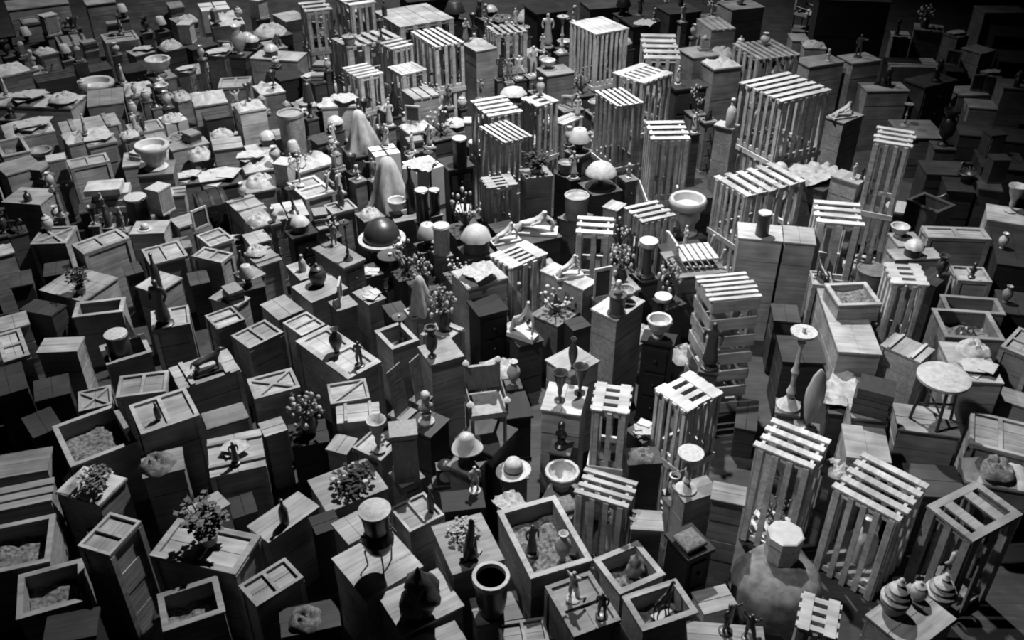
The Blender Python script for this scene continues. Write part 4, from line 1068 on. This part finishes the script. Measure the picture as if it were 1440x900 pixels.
for b in BOXES:
    SEEDN += 1; b.seed = SEEDN
    random.seed(SEEDN * 13 + 5)
    hh = b.h
    look = b.look or 'slatted wooden crate'
    b.root = root(BOXNAME[b.style], (b.c.x, b.c.y, b.z), b.th, BOXCAT.get(b.style, 'crate'), look, hh, lm=b.lm)
    b.thing = THINGS[-1]
    if b.style == 'L':
        top, nt, sd, ns = b.extra[0], int(b.extra[1]), b.extra[2], int(b.extra[3])
        b.top = slatted(b.w, b.d, hh, b.tone, b.root, top, nt, sd, ns, SEEDN, mid=hh > 1.2)
    else:
        b.top = crate(b.style, b.w, b.d, hh, b.tone, b.root, SEEDN)
    b.top += b.z
items('''
# front left and centre
drum 170 514 34 42 d |dark drum with a pale round top~the dark round drum
stove 536 797 44 82 d 20 |black kettle stove with pale flat top on three legs~the black kettle stove
rock 594 862 60 62 d 15 |dark rough bronze bust~the dark bronze bust
pot 692 862 52 50 d |round dark pot with a pale thick rim~the round thick-rimmed pot
cat 662 784 42 52 k 60 |black sitting cat figure~the black cat figure
vines 650 752 56 26 m |tangle of dried stems
bottle 606 716 12 30 d |dark bottle with a white stopper
sheet 716 708 36 40 w 40 |crumpled white cloth~the crumpled white cloth
vase 791 786 24 36 m |pale gourd vase~the pale gourd vase
robe 748 778 12 42 d |dark slim statuette
heap 430 885 90 36 g 10 |dark heap of rags~the dark heap of rags
bottle 401 736 15 34 d |dark bottle on a long crate
foliage 300 752 76 52 g |withered plant with pale blossoms~the withered plant
sheet 345 790 56 46 m 30 |pale crumpled cloth hanging over crates~the pale crumpled cloth
vines 500 690 100 38 d |heap of dark vines~the heap of vines
heap 222 662 60 34 g |crumpled dark wrapping
vines 120 692 66 26 g |dark packing straw
goblet 533 632 28 42 m |pale-rimmed goblet with dark bowl
flowers 436 606 80 58 m |bunch of pale blooms on a dark stand~the bunch of pale blooms
vase 474 496 20 34 d |dark round vase on a long crate~the dark round vase
reach 506 514 20 36 d |dark figurine beside a round vase
papers 333 632 40 10 m 
robe 332 634 16 30 d |dark figurine
horse 294 522 46 28 d 30 |dark little horse sculpture
bottle 223 588 10 22 d |small dark bottle
urn 607 502 22 42 d |dark urn on a tall upright crate~the dark urn
bust 600 594 44 50 m |pale bell-shouldered bust~the pale bell-shouldered bust
easel 566 580 30 60 g 60 |leaning pale board
easel 592 560 22 54 m 60 |narrow leaning board
chair 684 610 62 86 g 12 |grey upholstered armchair with white knobs~the grey armchair with white knobs
hatstand 657 650 42 40 w |white hat on a stand~the white hat on a stand
hat 722 662 48 16 m |pale soft hat~the pale soft hat
clock 632 676 40 32 d 10 |dark mantel ornament
nude 668 690 12 36 w |white slim statuette
cabinet 572 668 38 66 g 10 |small grey cabinet with scalloped top~the small scalloped cabinet
lustre 785 444 50 34 m |dark lustre of pale drops
recline 722 458 66 60 w -30 |large white sculpture of a bending figure~the white bending figure
flowers 633 466 52 64 m |pale bouquet in a dark vase~the pale bouquet
candlestick 574 482 20 42 d |dark candlestick among white odds and ends
sheet 560 470 54 16 w 
papers 622 470 46 10 w 
vase 722 540 20 32 w |white vase in a dark recess
heap 700 520 46 26 w |white porcelain pile
papers 716 470 46 12 w 
bowl 925 474 34 26 w |white dish on a black box~the white dish on the black box
robe 997 516 26 66 d |dark doll with a white cap~the dark doll with a white cap
heap 965 505 50 20 m 
herm 867 441 20 50 w |white bust on a dark post on a tall crate~the white bust
vase 805 518 14 42 d |dark vase on a bright crate
goblet 787 563 22 40 d |dark goblet with a pale rim, left of a pair~the left goblet of the pair
goblet 819 553 22 38 d |dark goblet with a pale rim, right of a pair~the right goblet of the pair
bowl 785 666 46 24 m |pale round bowl under a black bust~the pale bowl under a black bust
bust 789 632 30 40 k |black bust above a pale bowl
stand 957 690 36 52 m |round pale stand~the round pale stand
papers 905 606 34 16 w 60 |pair of white slippers
heap 905 645 44 20 g |dark cloth folded on a case
urn 945 702 20 34 w |white urn on a case
cushion 966 766 60 16 g 30 |grey cushion on a black cabinet~the grey cushion
cushion 790 706 44 14 g 20 |grey dull cushion
rock 892 808 26 30 g |grey stone head in an open crate
horse 930 864 36 40 k 40 |black horse sculpture in an open crate~the black horse sculpture
dance 806 842 24 40 m |pale dancing figurine
nude 846 866 16 34 d |dark figurine beside a dancer
reach 1020 888 22 40 d |dark standing figurine at the picture's lower edge
dance 1052 898 20 36 d |dark dancing figurine at the picture's lower edge
pouffe 1098 798 128 0 g 0 t.72|broad rounded grey ottoman under a white box~the rounded grey ottoman
octagon 1098 780 50 31 w 22 f.72 |white octagonal box~the white octagonal box
pagoda 1250 856 42 46 g |tiered pagoda jar, the left of two~the left pagoda jar
pagoda 1316 850 42 44 g |tiered pagoda jar, the right of two~the right pagoda jar
jar 1288 842 26 24 m |pale jar between two pagoda jars
# right
stool 1308 588 70 60 m |round pale-seated stool~the round stool
candlestick 1108 572 34 112 m |tall pale candlestick with a dish~the tall pale candlestick
plume 1135 604 32 84 w |tall white oval figure~the tall white oval figure
sheet 1200 556 80 40 m |white fur rug over books~the white fur rug
books 1228 562 52 34 d |stack of dark books
papers 1220 580 34 10 w |pale open book on a case
heap 1170 660 40 40 m |pale drapery behind a crate
papers 1376 520 50 14 w |crumpled white papers
heap 1380 506 46 22 w |white crumpled paper ball
heap 1358 470 30 16 d |dark bundle in an open crate
heap 1400 664 74 34 g |grey rumpled packing
drum 1254 336 40 46 d |dark urn-shaped drum with pale top~the dark pale-topped drum
drum 1071 330 20 32 d |small dark drum~the small dark drum
goblet 1420 297 24 36 m |pale goblet~the pale goblet on the right
bust 1366 390 22 24 d |dark bust on a pale crate
sheet 1342 346 52 16 w |white paper on a crate
nude 1200 252 12 24 w |small white statue
robe 1212 252 10 18 d 
barrel 1222 400 42 22 g |grey horizontal-banded keg
horse 1314 288 24 18 d |dark ornament in an open crate
recline 1190 166 36 24 m |pale reclining figure~the pale reclining figure
cat 1244 120 32 26 k |black crouching figure
bust 1320 116 28 36 k |black bust on a wide chest
reach 1205 80 44 34 d |dark figure with a white drape~the dark figure with white drape
sheet 1190 82 26 10 w 
flowers 1299 40 30 36 w |white glowing flower spray~the white flower spray
urn 1326 204 28 50 k |black tall urn~the black tall urn
papers 1394 104 24 10 m
papers 1345 48 24 8 m
bottle 1429 122 10 18 d
sheet 1145 250 60 40 w |white drape~the white drape
drape 1092 266 46 38 w |white upholstered back
bottle 1026 178 16 40 w |white bottle on a pale crate~the white bottle
vase 1104 96 20 24 w |white flower vase behind a lattice
heap 1100 98 30 12 w
papers 1120 60 22 8 m
chair 1130 40 30 44 m |pale chair by a huge dark cabinet
# middle right
dome 844 262 44 36 m |domed pale lampshade~the domed lampshade
fluted 962 328 50 50 w |white fluted basin on a foot~the white fluted basin
sleigh 975 368 70 40 m 10 |pale curved sleigh bench~the pale sleigh bench
pedestal 908 388 26 50 d |dark pedestal with white top~the dark white-topped pedestal
lamp 814 212 30 32 w |white lampshade~the white lampshade
barrel 810 304 34 30 m |pale keg~the pale keg
foliage 756 246 60 30 d |dark leafy plant on a tall case~the dark leafy plant
recline 750 322 60 34 w |white reclining statue~the white reclining statue
recline 712 340 40 30 w |white crouching statue
recline 795 392 58 34 w 20 |white reclining sculpture on a long crate~the white reclining sculpture
heap 772 376 34 18 w 
bust 810 386 16 26 w 
flowers 872 400 44 60 m |dark spray of pale blossoms
flowers 925 424 60 60 w |large pale bouquet~the large pale bouquet
lustre 870 352 34 44 w
robe 784 352 22 50 d |dark statue with white head
vase 880 378 16 30 d
pedestal 929 452 24 36 k |black pedestal
lustre 712 268 38 36 w
frame 842 416 26 44 m 20 |pale upright panel~the pale upright panel
board 886 344 24 8 w
heap 905 470 40 16 w
# centre left
globe 540 368 66 60 d 20 |dark globe in a ringed stand~the dark globe
cloche 670 352 40 36 w |white covered dish on a stand~the white covered dish
drum 622 356 24 40 m |pale striped drum~the pale striped drum
lamp 602 346 30 32 w |white bell lampshade
lustre 655 322 44 56 w |lustre with pale drops~the pale-drop lustre
bottle 579 298 16 64 k |tall black cylinder~the tall black cylinder
drum 595 312 20 46 k |black drum with white top~the black white-topped drum
drum 612 300 16 34 k |short black drum
drape 549 290 58 70 w |large white draped sculpture~the large white drape
sheet 592 236 40 14 w
candlestick 490 365 14 56 d |dark candlestick on a board~the dark candlestick on a board
candlestick 548 412 34 44 d |dark candlestick with a white dish~the dark candlestick with a white dish
jar 448 400 26 30 d |dark heart-shaped vase~the dark heart-shaped vase
drape 596 446 44 50 w |white folded drapery figure~the white folded drapery
sheet 678 392 42 14 w
lustre 575 385 44 50 m
vase 494 398 14 22 d
flowers 592 400 36 40 m
robe 610 392 18 44 d
bottle 426 380 12 22 m
candelabra 420 262 30 50 m
vase 388 228 16 22 w
papers 430 246 40 10 w
bust 436 214 18 22 d
drape 508 210 44 56 w |white-sheeted figure behind a white box~the white-sheeted figure
heap 372 240 50 18 w
papers 350 218 40 10 w
vase 386 312 12 20 w
heap 520 302 30 30 w |white bundle
bowl 554 296 26 20 w
robe 470 330 12 30 d
papers 530 410 30 8 w
lustre 640 392 36 24 w
# upper left
fluted 142 150 50 36 w |wide white planter urn~the wide white urn
fluted 220 236 46 34 w |white round planter~the white round planter
vase 338 76 24 40 w |tall white vase~the tall white vase
bowl 226 106 34 24 w |white shallow bowl
barrel 416 216 36 58 m |tall pale slatted barrel~the tall pale barrel
lamp 437 165 16 50 d |dark column with white head~the dark column with white head
wheel 256 196 46 14 g |grey wicker ring
drum 198 310 32 34 d |dark drum with an oval pale top~the dark oval-topped drum
hat 204 322 20 8 w |white hat on a crate
bottle 225 408 14 52 d |dark bottle on a crate
robe 232 456 20 66 d |dark statue between two lid boards~the dark statue
foliage 115 412 36 36 d |dark dried branch~the dark dried branch
heap 228 276 60 50 m |pale slanting drape~the pale slanting drape
papers 310 250 60 14 w
papers 345 246 50 16 w
papers 266 250 36 14 m
vase 202 184 8 18 d
papers 330 340 30 10 w
heap 345 360 30 14 w
bottle 40 282 12 14 d
bust 48 96 22 30 m |pale bird-shaped ornament
papers 55 182 50 10 w
papers 40 140 60 12 w
heap 100 146 40 14 w
vase 164 76 12 16 w
papers 205 70 40 8 w
heap 240 66 30 18 w
vase 284 82 10 18 w
papers 300 70 34 8 w
papers 326 70 20 8 w
papers 262 98 26 8 w
lustre 314 60 30 30 m
heap 276 30 34 16 w
papers 310 40 44 8 w
jar 188 160 12 20 m
vase 236 150 14 22 w
heap 250 140 26 14 w
papers 140 196 40 10 w
heap 312 190 30 14 w
papers 345 190 30 10 w
bowl 60 226 30 12 g
heap 282 220 44 20 m
lustre 295 240 44 20 w
papers 322 132 40 8 w
vase 190 134 8 18 w
# upper middle
robe 548 176 12 36 w |white slim statue
bottle 555 162 14 46 k |dark column~the dark column
robe 543 206 12 34 w
bust 520 196 20 28 m
vase 572 186 14 24 w
bust 590 186 18 22 m
drum 648 234 22 40 k |black drum with pale oval top~the black oval-topped drum
drum 668 222 18 24 w |white small drum
robe 604 206 12 34 m
lustre 620 188 40 34 m
cloche 640 182 28 16 w
reach 585 150 16 30 m
dance 600 146 18 32 w
prayer 616 150 14 34 m
nude 632 150 12 34 g
bust 650 120 24 30 w
robe 640 104 16 40 d
cloche 722 140 34 18 m
robe 668 90 18 46 w
prayer 655 60 14 36 w
robe 716 62 14 40 w
bust 683 26 14 24 m
lamp 640 30 30 30 d
robe 735 80 14 44 m
reach 750 106 20 44 w
prayer 764 110 18 40 m
robe 770 66 10 50 w
candlestick 790 74 16 54 w |tall white candlestick~the tall white candlestick
dance 730 110 16 34 w
nude 716 116 12 36 g
robe 704 110 14 36 d
cat 690 110 20 20 g
heap 788 116 36 24 w |white bundle on a dark table~the white bundle
bust 808 30 16 26 w
vase 760 134 12 24 w
lustre 816 130 30 30 d
reach 828 130 18 36 m
horse 800 150 30 24 g
bust 836 116 16 20 w
robe 812 164 12 30 m
vase 800 204 12 26 w
prayer 792 216 14 32 d
robe 806 250 12 40 m
bust 884 250 22 24 w
lustre 978 158 22 40 m
robe 976 186 10 30 w
cat 996 168 20 14 k
heap 978 106 36 24 w |white heap on a dark chest
heap 962 98 20 14 w
robe 960 30 12 26 w
candelabra 1000 24 36 34 m
lustre 1036 40 36 30 w
vase 975 52 10 18 w
heap 1014 76 36 16 w
bust 920 28 14 20 g
robe 900 20 10 26 d
prayer 936 18 12 24 m
lamp 876 20 22 26 k
jar 1040 72 14 22 w
wheel 706 26 26 10 g
heap 745 26 40 24 m
vase 1075 64 14 18 m
robe 860 12 10 22 w
robe 828 14 8 26 w
heap 380 46 46 20 m
heap 404 34 40 14 w
cat 400 60 54 20 g
bust 462 46 22 22 g
vase 388 92 12 12 w
papers 436 108 22 8 w
heap 478 124 30 12 m
papers 460 150 30 10 m
vase 466 206 10 14 w
heap 494 36 22 18 d
''')
# statues and vases packed inside the slatted crates
kinds = ['robe', 'vase', 'reach', 'prayer', 'nude', 'urn', 'bust', 'dance', 'lustre', 'bottle']
k = 0
for b in [q for q in BOXES if q.style == 'L']:
    m = 2 if b.w * b.d > .5 else 1
    for i in range(m):
        kd = kinds[k % len(kinds)]; k += 1
        off = (i - (m - 1) / 2) * .4
        g = b.c + (b.ax * off * b.w if b.w > b.d else b.ay * off * b.d)
        ww = min(b.w, b.d) * .52 if m == 1 else min(min(b.w, b.d) * .6, max(b.w, b.d) * .4)
        hh = b.h * (.62 + .06 * (k % 4)) - .12
        if kd in ('vase', 'urn', 'bust', 'lustre'): hh = min(hh, ww * 1.9)
        else: hh = min(hh, min(b.w, b.d) * (1.9 if m == 1 else 1.3) * (.5 if kd in ('dance', 'reach') else .9))
        item_obj(kd, 'wmwgm'[k % 5], (g.x, g.y, .12), ww, hh, b.th + k, None)
        THINGS[-1]['inside'] = b.thing

# the small clutter that fills the gaps between the crates and lies on their lids
ZONES = [(0, 20, 560, 330, 96), (480, 20, 880, 260, 80), (330, 250, 760, 520, 64), (520, 440, 800, 640, 22), (780, 320, 1080, 540, 26), (900, 0, 1180, 120, 26), (1020, 200, 1420, 430, 24), (1180, 20, 1440, 260, 14)]
CL = [('papers', 34, 6, 'w'), ('papers', 30, 6, 'm'), ('vase', 13, 20, 'w'), ('bust', 18, 24, 'm'), ('robe', 12, 32, 'w'), ('books', 26, 14, 'g'), ('jar', 16, 20, 'm'), ('heap', 34, 14, 'w'), ('urn', 18, 26, 'd'), ('clock', 20, 26, 'g'), ('basket', 24, 20, 'm'), ('bottle', 11, 28, 'd'), ('reach', 14, 32, 'g'), ('bowl', 24, 14, 'w'), ('sheet', 34, 8, 'w'), ('cabinet', 26, 34, 'm'), ('lamp', 20, 26, 'm'), ('horse', 28, 20, 'd'), ('dance', 14, 30, 'm'), ('goblet', 14, 24, 'd'), ('books', 28, 10, 'w'), ('frame', 24, 26, 'm'), ('candlestick', 14, 36, 'd'), ('cloche', 24, 20, 'w')]
FREE = [c for c in CL if c[0] not in ('papers', 'sheet')]
rg = random.Random(11); out = []
for (x0, y0, x1, y1, cnt) in ZONES:
    done = 0
    for tr in range(cnt * 12):
        if done >= cnt: break
        x, y = rg.uniform(x0, x1), rg.uniform(y0, y1); sc = .75 + y / 1100
        hit = [b for b in BOXES if inside(b, at(x, y, b.top), .06)]
        if hit:
            if any(b.style in 'OL' for b in hit) or rg.random() < .35 or y > 430 or (x < 320 and y > 320): continue
            b = max(hit, key=lambda q: q.top)
            if b.__dict__.get('busy') or crowd(at(x, y, b.top), .17, b.top, .4) < 0: continue
            b.busy = True
            kd, w, h, tn = rg.choice(CL)
        else:
            p = at(x, y, .7); g = clear(p, 0, 0)
            if g < .12 or crowd(p, .14, .0, 1.2) < 0: continue
            if NCASE > 285: continue
            kd, w, h, tn = rg.choice(FREE)
            f = min(1, 2 * g / (w * sc * pix(p)[2] / F)); sc *= f
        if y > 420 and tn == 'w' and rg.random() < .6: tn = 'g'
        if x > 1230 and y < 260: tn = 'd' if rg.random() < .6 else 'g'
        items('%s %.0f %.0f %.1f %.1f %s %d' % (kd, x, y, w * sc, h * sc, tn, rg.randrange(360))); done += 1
print('CLUTTER', len(THINGS), NCASE)
# ------------------------------------------------------------------ floor, walls, lamps
def shell():
    fm = MB(); fm.box(-34, 34, -2, 44, -.1, 0); o = link('floor', fm.mesh('floor', wood(.06))); o['kind'] = 'structure'
    w = MB(); w.box(-34, 34, 44, 44.3, 0, 14); o = link('wall_back', w.mesh('wall_back', plain('wall_paint', .1, .9, .1))); o['kind'] = 'structure'
shell()
def spot(name, loc, tgt, power, size, blend, radius):
    l = bpy.data.lights.new(name, 'SPOT'); l.energy = power; l.spot_size = math.radians(size); l.spot_blend = blend; l.shadow_soft_size = radius
    o = bpy.data.objects.new(name, l); COL.objects.link(o); o.location = loc
    o.rotation_euler = (Vector(tgt) - Vector(loc)).to_track_quat('-Z', 'Y').to_euler(); return o
spot('studio_lamp', (1.0, 11.8, 11.0), (-.4, 9.6, 0), 21500, 108, 1.0, .15)
spot('studio_lamp', (-2.0, 20.5, 15.0), (-2.6, 20.0, 0), 29000, 94, 1.0, .15)
spot('studio_lamp', (-2.6, 5.2, 9.0), (3.0, 7.6, 0), 5200, 54, 1.0, .15)  # fill lamp added to brighten left and front faces at the lower right
w = bpy.data.worlds.new('world'); scene.world = w; w.use_nodes = True
w.node_tree.nodes['Background'].inputs[0].default_value = (.5, .5, .5, 1); w.node_tree.nodes['Background'].inputs[1].default_value = .004
scene.view_settings.view_transform = 'Standard'; scene.view_settings.look = 'None'; scene.view_settings.gamma = 1; scene.view_settings.exposure = -.95
scene.view_settings.use_curve_mapping = False

scene.cycles.filter_width = 2.1
# ------------------------------------------------------------------ labels: how each thing looks, and beside what it stands
ORD = ['first', 'second', 'third', 'fourth', 'fifth', 'sixth', 'seventh', 'eighth', 'ninth', 'tenth', 'eleventh', 'twelfth', 'thirteenth', 'fourteenth', 'fifteenth']
SHORT = {'crate': 'crate', 'slatted crate': 'slatted crate'}
def sector(l, t):
    dx, dy = t['p'][0] - l['p'][0], t['p'][1] - l['p'][1]
    if abs(dx) >= abs(dy) * 1.1: return 'left of' if dx < 0 else 'right of'
    return 'behind' if dy < 0 else 'in front of'
LMS = [t for t in THINGS if t['lm']]
def relation(t):
    best = None
    for l in LMS:
        if l is t: continue
        d = math.hypot(t['p'][0] - l['p'][0], t['p'][1] - l['p'][1])
        if d > 700: continue
        s = sector(l, t)
        k = sum(1 for q in BYCAT[t['cat']] if q is not t and q is not l and sector(l, q) == s and math.hypot(q['p'][0] - l['p'][0], q['p'][1] - l['p'][1]) < d)
        if k > 14: continue
        sc = k * 45 + d + (0 if len(l['lm'].split()) < 6 else 15)
        if best is None or sc < best[0]: best = (sc, '%s %s %s %s' % (ORD[k], t['cat'], s, l['lm']))
    return best[1] if best else None
BYCAT = {}
for t in THINGS: BYCAT.setdefault(t['cat'], []).append(t)
used = {}
def put(t, lab):
    used.setdefault(lab, []).append(t); t['o']['label'] = lab; t['lab'] = lab
GROUPS = {'crate': 'wooden crates of the store', 'slatted crate': 'slatted crates of the store', 'case': 'small packing cases between the crates', 'statue': 'statues among the crates'}
for t in THINGS:
    if len(BYCAT[t['cat']]) > 1: t['o']['group'] = GROUPS.get(t['cat'], t['cat'] + ' pieces among the crates')
    if t['lm']:
        lab = t['look'] if len(t['look'].split()) >= 4 else t['look'] + ' among the crates'
        put(t, lab)
for t in THINGS:
    if t['lm'] or t['inside']: continue
    rel = relation(t); look = t['look']
    if rel is None: rel = 'standing among the crates'
    if t['cat'] in ('crate', 'case', 'chest', 'slatted crate', 'parcel', 'trunk') and ' under ' not in look and ' with ' not in look:
        top = [q for q in THINGS if q['on'] is t]
        if top:
            tl = top[0]['look'] if not top[0]['lm'] else top[0]['lm']
            ex = ' under ' + ('' if top[0]['lm'] else 'a ') + tl
            if len((look + ex + ' ' + rel).split()) <= 16: look += ex
    w = look.split()
    while len(w) + len(rel.split()) > 16 and len(w) > 3: w = w[:-1]
    put(t, ' '.join(w).rstrip(',') + ', ' + rel)
for t in THINGS:
    if not t['inside']: continue
    b = t['inside']; ref = b['lm'] or None
    if not ref:
        rel = relation(b); ref = 'the ' + rel if rel else 'a slatted crate'
    w = (t['look'] + ' inside ' + ref).split()
    put(t, ' '.join(w[:16]))
DUP = {k: len(v) for k, v in used.items() if len(v) > 1}
print('DUPLABELS', len(DUP), list(DUP.items())[:12], 'LONG', [k for k in used if len(k.split()) > 16][:5])
